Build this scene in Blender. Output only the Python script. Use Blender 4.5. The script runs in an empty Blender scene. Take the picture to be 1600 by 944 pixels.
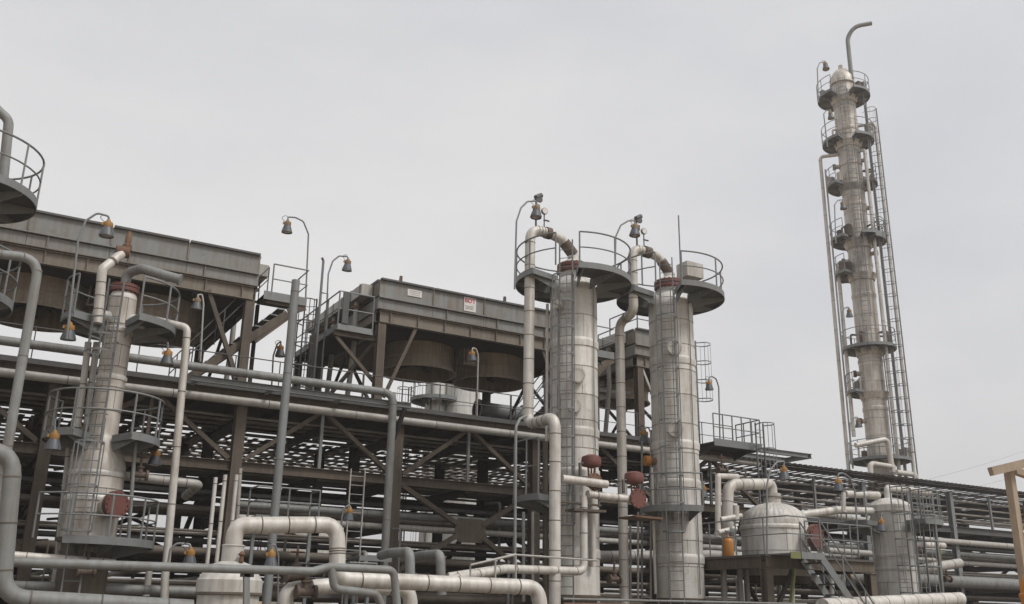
import bpy, math, random
from mathutils import Vector, Matrix
random.seed(7)
R = math.radians
sc = bpy.context.scene
col = sc.collection

# ------------------------------------------------------------------ camera
# World axes follow the plant grid: X runs along the pipe rack, Y across it, Z up.
F_PX, PITCH, ROLL, YAW, EYE = 1500.0, R(18), R(1.0), R(30), 1.6
fw = Vector((math.sin(YAW) * math.cos(PITCH), math.cos(YAW) * math.cos(PITCH), math.sin(PITCH)))
rt0 = Vector((math.cos(YAW), -math.sin(YAW), 0)); up0 = rt0.cross(fw)
camR = rt0 * math.cos(ROLL) + up0 * math.sin(ROLL)
camU = up0 * math.cos(ROLL) - rt0 * math.sin(ROLL)
cam_d = bpy.data.cameras.new('camera'); cam = bpy.data.objects.new('camera', cam_d); col.objects.link(cam)
cam_d.sensor_width = 36.0; cam_d.lens = 36.0 * F_PX / 1600.0
cam_d.clip_start = 0.1; cam_d.clip_end = 3000
M3 = Matrix((camR, camU, -fw)).transposed()
cam.matrix_world = Matrix.Translation((0, 0, EYE)) @ M3.to_4x4()
sc.camera = cam
CAM = Vector((0, 0, EYE))

# ------------------------------------------------------------------ sky, sun, exposure
SUN_AZ = (0.45, -0.90); SUN_EL = 52
w = bpy.data.worlds.new('World'); sc.world = w; w.use_nodes = True
nt = w.node_tree; nt.nodes.clear()
def N(tree, t, **kw):
    n = tree.nodes.new(t)
    for k, v in kw.items(): setattr(n, k, v)
    return n
out = N(nt, 'ShaderNodeOutputWorld'); bg = N(nt, 'ShaderNodeBackground')
sky = N(nt, 'ShaderNodeTexSky', sky_type='NISHITA', sun_disc=False)
sky.sun_elevation = R(SUN_EL)
sky.sun_rotation = math.atan2(SUN_AZ[0], SUN_AZ[1])
sky.dust_density = 6.0; sky.air_density = 1.0; sky.ozone_density = 1.0
hs = N(nt, 'ShaderNodeHueSaturation'); hs.inputs['Saturation'].default_value = 0.10
veil = N(nt, 'ShaderNodeMix', data_type='RGBA')           # dust veil that evens the sky out
veil.inputs[0].default_value = 0.80
tc = N(nt, 'ShaderNodeTexCoord'); mp = N(nt, 'ShaderNodeMapping'); mp.inputs['Scale'].default_value = (1.0, 1.3, 2.6); mp.inputs['Location'].default_value = (0.0, 0.0, 0.0)
nz = N(nt, 'ShaderNodeTexNoise'); nz.inputs['Scale'].default_value = 1.0; nz.inputs['Detail'].default_value = 6.0; nz.inputs['Roughness'].default_value = 0.55
rmp = N(nt, 'ShaderNodeValToRGB')
rmp.color_ramp.elements[0].position = 0.36; rmp.color_ramp.elements[0].color = (5.15, 5.24, 5.55, 1)
rmp.color_ramp.elements[1].position = 0.70; rmp.color_ramp.elements[1].color = (7.0, 6.9, 6.8, 1)
L = nt.links.new
L(tc.outputs['Generated'], mp.inputs['Vector']); L(mp.outputs[0], nz.inputs['Vector']); L(nz.outputs['Fac'], rmp.inputs[0])
L(sky.outputs[0], hs.inputs['Color']); L(hs.outputs[0], veil.inputs['A']); L(rmp.outputs[0], veil.inputs['B'])
L(veil.outputs['Result'], bg.inputs['Color']); L(bg.outputs[0], out.inputs[0])
bg.inputs['Strength'].default_value = 0.10
sun_d = bpy.data.lights.new('sun', 'SUN'); sun = bpy.data.objects.new('sun', sun_d); col.objects.link(sun)
sun_d.energy = 1.5; sun_d.angle = R(14); sun_d.color = (1.0, 0.965, 0.92)
sv = Vector((SUN_AZ[0], SUN_AZ[1], 0)).normalized() * math.cos(R(SUN_EL)) + Vector((0, 0, math.sin(R(SUN_EL))))
sun.rotation_euler = sv.to_track_quat('Z', 'Y').to_euler()
sun.location = sv * 60
sc.view_settings.view_transform = 'Standard'; sc.view_settings.look = 'None'
sc.view_settings.exposure = 0.45; sc.view_settings.gamma = 1.0; sc.view_settings.use_curve_mapping = False
sc.cycles.max_bounces = 6; sc.cycles.use_denoising = True

def at(x, y, Y=None, Z=None, X=None):
    """A point of the photograph at a known plane of the plant grid."""
    d = camR * ((x - 800) / F_PX) + camU * ((472 - y) / F_PX) + fw
    k = Y / d.y if Y is not None else ((Z - EYE) / d.z if Z is not None else X / d.x)
    return CAM + d * k

# ------------------------------------------------------------------ materials
def S(r, g, b):
    f = lambda c: ((c / 255 + 0.055) / 1.055) ** 2.4 if c > 10 else c / 255 / 12.92
    return (f(r), f(g), f(b), 1)
MATS = {}
def mat(name, base, dirt=None, rough=0.6, metal=0.0, amt=0.5, scale=1.5, streak=True, var=0.12, bump=0.15, spots=None):
    m = bpy.data.materials.new(name); m.use_nodes = True
    t = m.node_tree; b = t.nodes['Principled BSDF']; l = t.links.new
    b.inputs['Roughness'].default_value = rough; b.inputs['Metallic'].default_value = metal
    geo = N(t, 'ShaderNodeNewGeometry')
    n1 = N(t, 'ShaderNodeTexNoise'); n1.inputs['Scale'].default_value = scale; n1.inputs['Detail'].default_value = 8; n1.inputs['Roughness'].default_value = 0.65
    l(geo.outputs['Position'], n1.inputs['Vector'])
    mp = N(t, 'ShaderNodeMapping'); mp.inputs['Scale'].default_value = (5.0, 5.0, 0.35)
    n2 = N(t, 'ShaderNodeTexNoise'); n2.inputs['Scale'].default_value = 1.6; n2.inputs['Detail'].default_value = 4
    l(geo.outputs['Position'], mp.inputs['Vector']); l(mp.outputs[0], n2.inputs['Vector'])
    mul = N(t, 'ShaderNodeMath', operation='MULTIPLY' if streak else 'MAXIMUM')
    l(n1.outputs['Fac'], mul.inputs[0]); l(n2.outputs['Fac'], mul.inputs[1])
    if not streak: mul.inputs[1].default_value = 0; t.links.remove(mul.inputs[1].links[0])
    mr = N(t, 'ShaderNodeMapRange'); c0 = 0.25 if streak else 0.5
    mr.inputs[1].default_value = c0 - 0.10; mr.inputs[2].default_value = c0 + 0.14; mr.inputs[3].default_value = 0; mr.inputs[4].default_value = amt
    l(mul.outputs[0], mr.inputs[0])
    mix = N(t, 'ShaderNodeMix', data_type='RGBA'); mix.inputs['A'].default_value = base
    mix.inputs['B'].default_value = dirt or tuple(c * 0.55 for c in base[:3]) + (1,)
    l(mr.outputs[0], mix.inputs[0]); last = mix.outputs['Result']
    if spots:
        n3 = N(t, 'ShaderNodeTexNoise'); n3.inputs['Scale'].default_value = 2.7; n3.inputs['Detail'].default_value = 6; n3.inputs['Roughness'].default_value = 0.7
        l(geo.outputs['Position'], n3.inputs['Vector'])
        m3 = N(t, 'ShaderNodeMapRange'); m3.inputs[1].default_value = 0.58; m3.inputs[2].default_value = 0.72; m3.inputs[4].default_value = 0.75
        l(n3.outputs['Fac'], m3.inputs[0])
        mx = N(t, 'ShaderNodeMix', data_type='RGBA'); mx.inputs['B'].default_value = spots
        l(last, mx.inputs['A']); l(m3.outputs[0], mx.inputs[0]); last = mx.outputs['Result']
    oi = N(t, 'ShaderNodeObjectInfo'); rr = N(t, 'ShaderNodeMapRange'); rr.inputs[3].default_value = 1 - var; rr.inputs[4].default_value = 1 + var * 0.6
    l(oi.outputs['Random'], rr.inputs[0])
    hv = N(t, 'ShaderNodeHueSaturation'); l(last, hv.inputs['Color']); l(rr.outputs[0], hv.inputs['Value'])
    l(hv.outputs[0], b.inputs['Base Color'])
    if bump:
        bp = N(t, 'ShaderNodeBump'); bp.inputs['Strength'].default_value = bump; bp.inputs['Distance'].default_value = 0.02
        n4 = N(t, 'ShaderNodeTexNoise'); n4.inputs['Scale'].default_value = 9.0; n4.inputs['Detail'].default_value = 5
        l(geo.outputs['Position'], n4.inputs['Vector']); l(n4.outputs['Fac'], bp.inputs['Height']); l(bp.outputs[0], b.inputs['Normal'])
    MATS[name] = m
    return m
CLAD = mat('aluminium_cladding', S(202, 200, 195), S(142, 131, 118), 0.56, 0.15, 0.6, 1.3, True, 0.14, 0.15, S(158, 142, 124))
CLAD_T = mat('tower_cladding', S(196, 190, 181), S(128, 116, 103), 0.5, 0.25, 0.7, 1.1, True, 0.12, 0.2)
PIPE_W = mat('insulated_pipe_cladding', S(203, 200, 194), S(142, 130, 116), 0.56, 0.2, 0.6, 1.6, True, 0.06, 0.12)
PIPE_L = mat('light_pipe_paint', S(170, 168, 163), S(126, 114, 102), 0.55, 0.1, 0.5, 1.6, True, 0.10, 0.08)
PIPE_G = mat('grey_pipe_paint', S(130, 133, 132), S(104, 97, 90), 0.6, 0.05, 0.75, 1.9, True, 0.10, 0.10, S(112, 102, 92))
STEEL = mat('grey_painted_steel', S(120, 124, 125), S(104, 97, 90), 0.55, 0.1, 0.5, 1.8, True, 0.12, 0.08)
STEEL_D = mat('dark_grey_steel', S(82, 83, 84), S(72, 62, 54), 0.6, 0.1, 0.5, 1.8, True, 0.12, 0.08)
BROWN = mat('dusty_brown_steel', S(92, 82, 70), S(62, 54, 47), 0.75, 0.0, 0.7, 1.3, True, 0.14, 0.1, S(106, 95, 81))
BROWN_D = mat('shaded_brown_steel', S(58, 51, 45), S(40, 35, 32), 0.8, 0.0, 0.7, 1.2, True, 0.16, 0.1)  # brown steel darkened: shade of rear and inner members put into the colour
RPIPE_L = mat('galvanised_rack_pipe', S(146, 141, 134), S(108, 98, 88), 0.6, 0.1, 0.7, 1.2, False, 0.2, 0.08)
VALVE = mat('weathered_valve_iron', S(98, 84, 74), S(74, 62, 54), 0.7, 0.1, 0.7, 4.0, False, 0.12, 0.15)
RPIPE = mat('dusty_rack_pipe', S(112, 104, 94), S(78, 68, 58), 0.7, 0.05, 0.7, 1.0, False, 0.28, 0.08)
PANEL = mat('cooler_panel_paint', S(124, 127, 126), S(108, 94, 78), 0.6, 0.05, 0.8, 0.9, True, 0.05, 0.06, S(104, 92, 78))
PANEL_B = mat('cooler_panel_dusty', S(120, 112, 101), S(92, 82, 71), 0.7, 0.0, 0.7, 0.9, True, 0.05, 0.06)
DRUM = mat('fan_drum_dusty', S(160, 149, 134), S(116, 104, 92), 0.7, 0.05, 0.7, 0.9, True, 0.04, 0.06, S(110, 94, 80))
RED = mat('oxide_red_paint', S(112, 65, 57), S(82, 54, 47), 0.6, 0.0, 0.6, 3.0, True, 0.08, 0.12)
RUST = mat('rusty_brown', S(112, 84, 64), S(78, 56, 44), 0.8, 0.0, 0.7, 4.0, False, 0.1, 0.2)
AMBER = mat('amber_lamp_cap', S(164, 122, 62), S(126, 98, 66), 0.55, 0.0, 0.5, 6.0, False, 0.1, 0.1)
SHADE = mat('blue_grey_lamp_shade', S(82, 87, 95), S(98, 92, 86), 0.5, 0.1, 0.5, 5.0, False, 0.1, 0.05)
CAP_D = mat('dull_lamp_cap', S(138, 116, 92), S(104, 88, 74), 0.6, 0.0, 0.5, 6.0, False, 0.1, 0.1)
LENS = mat('lamp_lens', S(150, 138, 122), None, 0.2, 0.0, 0.3, 5.0, False, 0.05, 0)
ORANGE = mat('orange_paint', S(178, 116, 38), S(140, 96, 52), 0.5, 0.0, 0.5, 4.0, True, 0.05, 0.05)
LIME = mat('lime_primer', S(112, 116, 70), S(100, 96, 72), 0.65, 0.0, 0.5, 3.0, True, 0.05, 0.08)
WOOD = mat('bare_timber', S(162, 147, 130), S(122, 106, 91), 0.8, 0.0, 0.7, 3.5, True, 0.1, 0.25)
WHITE = mat('white_tank_paint', S(206, 206, 200), S(150, 138, 122), 0.5, 0.0, 0.5, 1.4, True, 0.06, 0.08)
SIGN = mat('sign_white', S(214, 210, 206), S(180, 172, 164), 0.5, 0.0, 0.4, 6.0, False, 0, 0)
SIGN_R = mat('sign_red', S(182, 44, 62), S(160, 60, 70), 0.5, 0.0, 0.4, 6.0, False, 0, 0)
SIGN_G = mat('sign_grey', S(140, 140, 138), None, 0.5, 0.0, 0.3, 6.0, False, 0, 0)
BLACK = mat('dark_opening', S(34, 32, 30), None, 0.8, 0.0, 0.4, 3.0, False, 0, 0)
SAND = mat('desert_sand', S(168, 148, 120), S(142, 120, 95), 0.95, 0.0, 0.6, 0.5, False, 0, 0.3)
WALLM = mat('beige_wall_render', S(176, 156, 130), S(150, 130, 106), 0.9, 0.0, 0.6, 0.6, True, 0.06, 0.1)
CONC = mat('concrete', S(112, 105, 96), S(86, 79, 71), 0.9, 0.0, 0.6, 2.0, True, 0.05, 0.2)
WIRE = mat('wire', S(120, 120, 122), None, 0.7, 0, 0.2, 3, False, 0, 0)

# ------------------------------------------------------------------ mesh helpers
ORG = {}
class MB:
    def __init__(s): s.v = []; s.f = []
    def quadstrip(s, rings, closed=True, caps=True):
        n = len(rings[0]); b = len(s.v)
        for r in rings: s.v += [tuple(p) for p in r]
        for i in range(len(rings) - 1):
            for j in range(n if closed else n - 1):
                k = (j + 1) % n
                s.f.append((b + i * n + j, b + i * n + k, b + (i + 1) * n + k, b + (i + 1) * n + j))
        if caps and closed:
            s.f.append(tuple(b + j for j in reversed(range(n))))
            e = b + (len(rings) - 1) * n
            s.f.append(tuple(e + j for j in range(n)))
        return s
    def tube(s, pts, r, seg=8, bend=0.0, n_arc=5, caps=True):
        P = [Vector(p) for p in pts]; rr = r if isinstance(r, (list, tuple)) else None
        if bend and len(P) > 2:
            Q = [P[0]]
            for i in range(1, len(P) - 1):
                a, b_, c = P[i - 1], P[i], P[i + 1]
                u1 = (a - b_); u2 = (c - b_); l1, l2 = u1.length, u2.length
                if l1 < 1e-5 or l2 < 1e-5: continue
                u1 /= l1; u2 /= l2
                ang = u1.angle(u2, math.pi); half = (math.pi - ang) / 2
                if half < 0.03: Q.append(b_); continue
                t = min(bend * math.tan(half), l1 * 0.49, l2 * 0.49)
                p0 = b_ + u1 * t; p2 = b_ + u2 * t
                for k in range(n_arc + 1):
                    q = k / n_arc
                    Q.append(p0 * (1 - q) ** 2 + b_ * 2 * q * (1 - q) * 0.94 + (p0 + p2) * 0.5 * 2 * q * (1 - q) * 0.06 + p2 * q * q)
            Q.append(P[-1]); P = Q
        rings = []; prev = None
        for i, p in enumerate(P):
            d = (P[min(i + 1, len(P) - 1)] - P[max(i - 1, 0)])
            if d.length < 1e-7: d = Vector((0, 0, 1))
            d.normalize()
            if prev is None:
                a = Vector((0, 0, 1)) if abs(d.z) < 0.9 else Vector((1, 0, 0))
                x = d.cross(a).normalized()
            else:
                x = (prev - d * prev.dot(d)).normalized()
            prev = x; y = d.cross(x)
            rad = rr[min(i, len(rr) - 1)] if rr else r
            rings.append([p + (x * math.cos(2 * math.pi * k / seg) + y * math.sin(2 * math.pi * k / seg)) * rad for k in range(seg)])
        return s.quadstrip(rings, True, caps)
    def lathe(s, prof, c=(0, 0, 0), seg=32, axis=None, a0=0, a1=None, caps=False):
        ax = Vector(axis).normalized() if axis else Vector((0, 0, 1))
        x = ax.cross(Vector((0, 0, 1)) if abs(ax.z) < 0.9 else Vector((1, 0, 0))).normalized(); y = ax.cross(x); c = Vector(c)
        full = a1 is None
        m = seg if full else seg + 1
        rings = []
        for r, z in prof:
            rings.append([c + ax * z + (x * math.cos(a) + y * math.sin(a)) * max(r, 1e-4)
                          for a in [(a0 + ((2 * math.pi if full else a1 - a0) * k / seg)) for k in range(m)]])
        return s.quadstrip(rings, full, caps)
    def box(s, c, size, ax=None):
        c = Vector(c); X, Y, Z = ax or (Vector((1, 0, 0)), Vector((0, 1, 0)), Vector((0, 0, 1)))
        b = len(s.v)
        for i in (-.5, .5):
            for j in (-.5, .5):
                for k in (-.5, .5): s.v.append(tuple(c + X * size[0] * i + Y * size[1] * j + Z * size[2] * k))
        for q in ((0, 1, 3, 2), (4, 6, 7, 5), (0, 4, 5, 1), (2, 3, 7, 6), (0, 2, 6, 4), (1, 5, 7, 3)): s.f.append(tuple(b + i for i in q))
        return s
    def bar(s, a, b, w_, h, upv=(0, 0, 1)):
        a = Vector(a); b = Vector(b); d = b - a; l = d.length; d.normalize(); u = Vector(upv)
        if abs(d.dot(u)) > 0.98: u = Vector((0, 1, 0))
        x = d.cross(u).normalized(); y = x.cross(d)
        return s.box((a + b) / 2, (l, w_, h), (d, x, y))
    def ibeam(s, a, b, w_, h, t=0.022, upv=(0, 0, 1)):
        a = Vector(a); b = Vector(b); d = (b - a).normalized(); u = Vector(upv)
        if abs(d.dot(u)) > 0.98: u = Vector((0, 1, 0))
        x = d.cross(u).normalized(); y = x.cross(d)
        s.bar(a + y * (h / 2 - t / 2), b + y * (h / 2 - t / 2), w_, t, y)
        s.bar(a - y * (h / 2 - t / 2), b - y * (h / 2 - t / 2), w_, t, y)
        s.bar(a, b, t, h - 2 * t - 0.004, y)
        return s
    def prism(s, poly, n, th):
        n = Vector(n); b = len(s.v); k = len(poly)
        s.v += [tuple(Vector(p) - n * th / 2) for p in poly] + [tuple(Vector(p) + n * th / 2) for p in poly]
        s.f.append(tuple(b + i for i in reversed(range(k)))); s.f.append(tuple(b + k + i for i in range(k)))
        for i in range(k): s.f.append((b + i, b + (i + 1) % k, b + k + (i + 1) % k, b + k + i))
        return s
    def build(s, name, m, parent=None, loc=None, smooth=40, recalc=True):
        """Link the collected shapes as one mesh object; vertices are given in world space."""
        o0 = ORG[parent.name] if parent is not None else Vector(loc if loc is not None else (0, 0, 0))
        me = bpy.data.meshes.new(name)
        me.from_pydata([(p[0] - o0.x, p[1] - o0.y, p[2] - o0.z) for p in s.v], [], s.f)
        if recalc:
            import bmesh
            bm = bmesh.new(); bm.from_mesh(me); bmesh.ops.recalc_face_normals(bm, faces=bm.faces); bm.to_mesh(me); bm.free()
        me.materials.append(m)
        if smooth:
            me.polygons.foreach_set('use_smooth', [True] * len(me.polygons)); me.set_sharp_from_angle(angle=R(smooth))
        o = bpy.data.objects.new(name, me); col.objects.link(o)
        if parent is not None: o.parent = parent
        else: o.location = o0
        ORG[o.name] = o0
        return o
def tag(o, label=None, cat=None, group=None, kind=None):
    for k, v in (('label', label), ('category', cat), ('group', group), ('kind', kind)):
        if v: o[k] = v
    return o
def thing(name, label, cat, loc, group=None):
    o = bpy.data.objects.new(name, None); o.empty_display_size = 0.3; col.objects.link(o); o.location = Vector(loc); ORG[o.name] = Vector(loc)
    return tag(o, label, cat, group)
def arc(c, r, z, a0, a1, n=24):
    return [Vector((c[0], c[1], 0)) + phid(c, a0 + (a1 - a0) * k / n) * r + Vector((0, 0, z)) for k in range(n + 1)]
def phid(c, deg):
    """Horizontal direction at a column: 0 = towards the camera, +90 = to the camera's right."""
    t = Vector((-c[0], -c[1], 0)).normalized(); d = -t; rgt = Vector((d.y, -d.x, 0)); a = R(deg)
    return t * math.cos(a) + rgt * math.sin(a)
def V(c, z=0): return Vector((c[0], c[1], z))

# ---- insulated shell made of cladding sheets
PANEL_CACHE = {}
def cladding(th, c, courses, r, n=3, m=CLAD, name='cladding_sheet'):
    core = MB().lathe([(r - 0.02, courses[0]), (r - 0.02, courses[-1])], V(c), 36)
    core.build('shell', BROWN_D, th)
    for i in range(len(courses) - 1):
        h = round(courses[i + 1] - courses[i], 3); key = (round(r, 3), h, n, m.name)
        if key not in PANEL_CACHE:
            me = MB(); a = 2 * math.pi / n - 0.012 / r; k = max(6, int(36 / n)); rings = []
            for rr, z in ((r - 0.014, 0.0), (r + 0.012, 0.003), (r + 0.008, 0.03), (r + 0.001, h - 0.034), (r - 0.012, h - 0.026), (r - 0.016, h - 0.002)):
                rings.append([Vector((math.cos(a * j / k) * rr, math.sin(a * j / k) * rr, z)) for j in range(k + 1)])
            me.quadstrip(rings, False, False)
            ob = me.build(name, m, None, (0, 0, 0), 35, False); PANEL_CACHE[key] = ob.data
            col.objects.unlink(ob); bpy.data.objects.remove(ob)
        base = math.atan2(-c[1], -c[0]) + (0.35 if i % 2 else -0.55) + random.uniform(-.1, .1)
        for j in range(n):
            o = bpy.data.objects.new(name, PANEL_CACHE[key]); col.objects.link(o); o.parent = th
            o.location = V(c, courses[i]) - ORG[th.name]; o.rotation_euler = (random.uniform(-.0015, .0015), random.uniform(-.0015, .0015), base + j * 2 * math.pi / n)
def courses(z0, z1, h, jit=0.12):
    z = [z0]
    while z[-1] < z1 - h * 1.4: z.append(z[-1] + h * random.uniform(1 - jit, 1 + jit))
    return z + [z1]
def ring_band(th, c, z, r, h=0.2, m=CLAD, name='ring_band'):
    MB().lathe([(r - .02, z - h / 2 - .03), (r + .035, z - h / 2), (r + .045, z + h * .1), (r + .04, z + h / 2 - .02), (r, z + h / 2 + .03)], V(c), 40).build(name, m, th)

# ---- ring platforms, ladders
def railing_mb(mb, pts, h=1.1, step=1.2, mid=True, rad=0.028):
    mb.tube([p + Vector((0, 0, h)) for p in pts], rad, 6)
    if mid: mb.tube([p + Vector((0, 0, h * .52)) for p in pts], rad * .8, 6)
    acc = 0; last = pts[0]; mb.tube([last, last + Vector((0, 0, h))], rad, 6)
    for a, b in zip(pts, pts[1:]):
        l = (b - a).length
        if l > step:
            k = max(1, round(l / step))
            for i in range(1, k + 1):
                q = a + (b - a) * i / k; mb.tube([q, q + Vector((0, 0, h))], rad, 6)
            acc = 0
        else:
            acc += l
            if acc >= step: mb.tube([b, b + Vector((0, 0, h))], rad, 6); acc = 0
    if acc > step * .3: mb.tube([pts[-1], pts[-1] + Vector((0, 0, h))], rad, 6)
    return mb
def ring_platform(th, c, z, ro, ri, a0, a1, rail=1.1, m=STEEL, brackets=True, rail_a=None, ends=True, step=1.0):
    n = max(6, int(abs(a1 - a0) / 7))
    A = [a0 + (a1 - a0) * k / n for k in range(n + 1)]
    d = MB(); rings = []
    for a in A:
        u = phid(c, a); rings.append([V(c, z) + u * ri, V(c, z) + u * (ro - .012), V(c, z - .035) + u * (ro - .012), V(c, z - .035) + u * ri])
    d.quadstrip(rings, True, True); d.build('deck', STEEL_D if m is STEEL else m, th, smooth=0)
    k = MB(); rings = []
    for a in A:
        u = phid(c, a); rings.append([V(c, z + .07) + u * (ro + .012), V(c, z + .07) + u * (ro - .01), V(c, z - .13) + u * (ro - .01), V(c, z - .13) + u * (ro + .012)])
    k.quadstrip(rings, True, True)
    if ends:
        for a in (a0, a1):
            u = phid(c, a); k.bar(V(c, z - .03) + u * ri, V(c, z - .03) + u * (ro - .02), .02, .19)
    k.build('toe_plate', m, th, smooth=30)
    if brackets:
        nb = max(2, int(abs(a1 - a0) / 38))
        for i in range(nb + 1):
            a = a0 + (a1 - a0) * (i + (0.12 if i == 0 else -0.12 if i == nb else 0)) / nb; u = phid(c, a); tn = u.cross(Vector((0, 0, 1)))
            MB().prism([V(c, z - .04) + u * (ri - .05), V(c, z - .04) + u * (ro - .03), V(c, z - .15) + u * (ro - .03), V(c, z - .40) + u * (ri - .05)], tn, .025).build('bracket', m, th, smooth=0)
    if rail:
        b0, b1 = rail_a or (a0, a1)
        railing_mb(MB(), arc(c, ro - .01, z, b0, b1, n), rail, step).build('railing', m, th)
def ladder(th, base, out, z0, z1, wd=0.44, m=STEEL, cage=None, rung=0.3, rad=0.026):
    """base: point (x, y) of the ladder's centre line; out: horizontal direction away from the wall."""
    out = Vector(out).normalized(); tn = out.cross(Vector((0, 0, 1))); b = V(base); l = MB()
    for sgn in (-1, 1): l.bar(b + tn * sgn * wd / 2 + V((0, 0), z0), b + tn * sgn * wd / 2 + V((0, 0), z1), .07, .035, tn)
    z = z0 + .2
    while z < z1 - .05: l.tube([b - tn * wd / 2 + V((0, 0), z), b + tn * wd / 2 + V((0, 0), z)], rad * .5, 5); z += rung
    z = z0 + .8
    while z < z1 - .8:
        for sgn in (-1, 1): l.bar(b + tn * sgn * wd / 2 + V((0, 0), z), b + tn * sgn * wd / 2 - out * .2 + V((0, 0), z), .04, .012)
        z += 2.0
    l.build('ladder', m, th)
    if cage:
        g = MB(); c0, c1 = cage; rr = .36; k = max(2, round((c1 - c0) / .9)); hoops = []
        for i in range(k + 1):
            z = c0 + (c1 - c0) * i / k
            pts = [b + out * .0 - tn * wd / 2 + V((0, 0), z)] + [b + out * .36 + (tn * math.cos(a) * -1 + out * math.sin(a)) * rr + V((0, 0), z) for a in [math.pi * j / 10 for j in range(11)]] + [b + tn * wd / 2 + V((0, 0), z)]
            for p, q in zip(pts, pts[1:]): g.bar(p, q, .008, .045)
        for a in (0.0, .5, 1.0, math.pi / 2 + .55, math.pi):
            p = b + out * .36 + (tn * math.cos(a) * -1 + out * math.sin(a)) * rr
            g.bar(p + V((0, 0), c0), p + V((0, 0), c1), .03, .008, out)
        g.build('ladder_cage', m, th)

# ---- pipes
def pipe(name, label, pts, r, m=PIPE_W, bend=None, band=None, parent=None, seg=16, cat='pipe', group=None, flanges=(), kind=None):
    pts = [Vector(p) for p in pts]
    b = MB().tube(pts, r, seg, bend if bend is not None else r * 3, 6)
    if parent is not None: o = b.build(name, m, parent); 
    else: o = b.build(name, m, None, pts[0]); tag(o, label, cat, group, kind)
    if band:
        g = MB()
        for a, c in zip(pts, pts[1:]):
            d = (c - a); l = d.length
            if l < band * .7: continue
            k = max(2, round(l / band)); d.normalize(); margin = r * 3.0
            for i in range(0, k + 1):
                t = margin + (l - 2 * margin) * i / k
                if 0 < t < l: g.tube([a + d * (t - .012), a + d * (t + .012)], r + .006, seg)
        if g.v: tag(g.build('joint_band', RPIPE, o), kind='stuff')
    for (p, d) in flanges:
        p = Vector(p); d = Vector(d).normalized()
        MB().tube([p - d * .05, p + d * .05], r * 1.55, 14).build('flange', RUST, o)
    return o
def flange(th, p, d, r, t=.06, m=RED, bolts=12, name='flange'):
    p = Vector(p); d = Vector(d).normalized(); b = MB().tube([p, p + d * t], r, 24)
    x = d.cross(Vector((0, 0, 1)) if abs(d.z) < .9 else Vector((1, 0, 0))).normalized(); y = d.cross(x)
    for k in range(bolts):
        a = 2 * math.pi * k / bolts; q = p + (x * math.cos(a) + y * math.sin(a)) * r * .86
        b.tube([q - d * .03, q + d * (t + .035)], r * .05 + .006, 6)
    return b.build(name, m, th)

# ---- gooseneck lamps
def lamp(label, head, base=None, pts=None, pole_r=.03, size=1.0, m=STEEL, hang=None, group='bell lamps of the plant', cap=AMBER):
    """head: centre of the bell; pts: the way of the gooseneck from its base to just above the bell."""
    head = Vector(head); s = size
    th = thing('gooseneck_lamp', label, 'lamp', pts[0], group)
    s *= .9
    ax = Vector((random.uniform(-.1, .1), random.uniform(-.1, .1), 1)).normalized(); top = head + ax * (.27 * s)
    ex = ax.cross(Vector((0, 1, 0))).normalized(); ey = ax.cross(ex)
    MB().tube([Vector(p) for p in pts] + [top], pole_r, 8, .16, 6).build('pole', m, th)
    c = MB().lathe([(.02 * s, .29 * s), (.06 * s, .27 * s), (.075 * s, .20 * s), (.135 * s, .185 * s), (.145 * s, .10 * s), (.125 * s, .03 * s), (.05 * s, .02 * s)], head, 16, ax)
    c.box(head + ex * .14 * s + ax * .12 * s, (.09 * s, .07 * s, .09 * s)); c.build('lamp_cap', cap, th)
    b = MB().lathe([(.115 * s, .045 * s), (.15 * s, -.03 * s), (.20 * s, -.2 * s), (.215 * s, -.26 * s), (.20 * s, -.262 * s), (.13 * s, -.02 * s)], head, 20, ax)
    for k in range(8):
        u = ex * math.cos(k * math.pi / 4) + ey * math.sin(k * math.pi / 4)
        b.bar(head + u * .128 * s + ax * .03 * s, head + u * .215 * s - ax * .24 * s, .012, .02)
    b.build('lamp_shade', SHADE, th)
    MB().lathe([(.0, -.25 * s), (.12 * s, -.245 * s), (.195 * s, -.225 * s)], head, 20, ax).build('lamp_lens', LENS, th)
    cb = [head + ax * .2 * s + ex * .13 * s, head + ex * .28 * s + ax * .32 * s, top + ex * .1 + ax * .16, Vector(pts[-1])]
    MB().tube(cb, .009, 5, .1).build('cable', BLACK, th)
    return th
def goose(base, head, rise=.32, out=None):
    """Gooseneck way: straight up from base, over and down to the head."""
    b = Vector(base); h = Vector(head); t = h.z + .27 + rise
    mid = Vector((b.x, b.y, t - rise * 1.1))
    return [b, mid, b + (Vector((h.x - b.x, h.y - b.y, 0))) * .42 + Vector((0, 0, t - b.z)), Vector((h.x, h.y, t - .03))]

# ================================================================== SETTING
g = MB(); g.v = [(-560, -400, 0), (640, -400, 0), (640, 800, 0), (-560, 800, 0)]; g.f = [(0, 1, 2, 3)]
tag(g.build('ground', SAND, None, (0, 0, 0), 0), kind='structure')
pad = MB().box((22, 30, .02), (90, 32, .04)); tag(pad.build('concrete_pad', CONC, None, (22, 30, 0), 0), kind='structure')

bw = thing('boundary_wall', 'long beige rendered wall far behind the pipe rack', 'wall', (20, 96, 0))
for i in range(12):
    x = -70 + i * 9
    MB().box((x, 96, 1.9), (8.6, .3, 3.8)).build('wall_panel', WALLM, bw, smooth=0)
    MB().box((x + 4.5, 95.95, 2.0), (.42, .5, 4.0)).build('pier', WALLM, bw, smooth=0)

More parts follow.
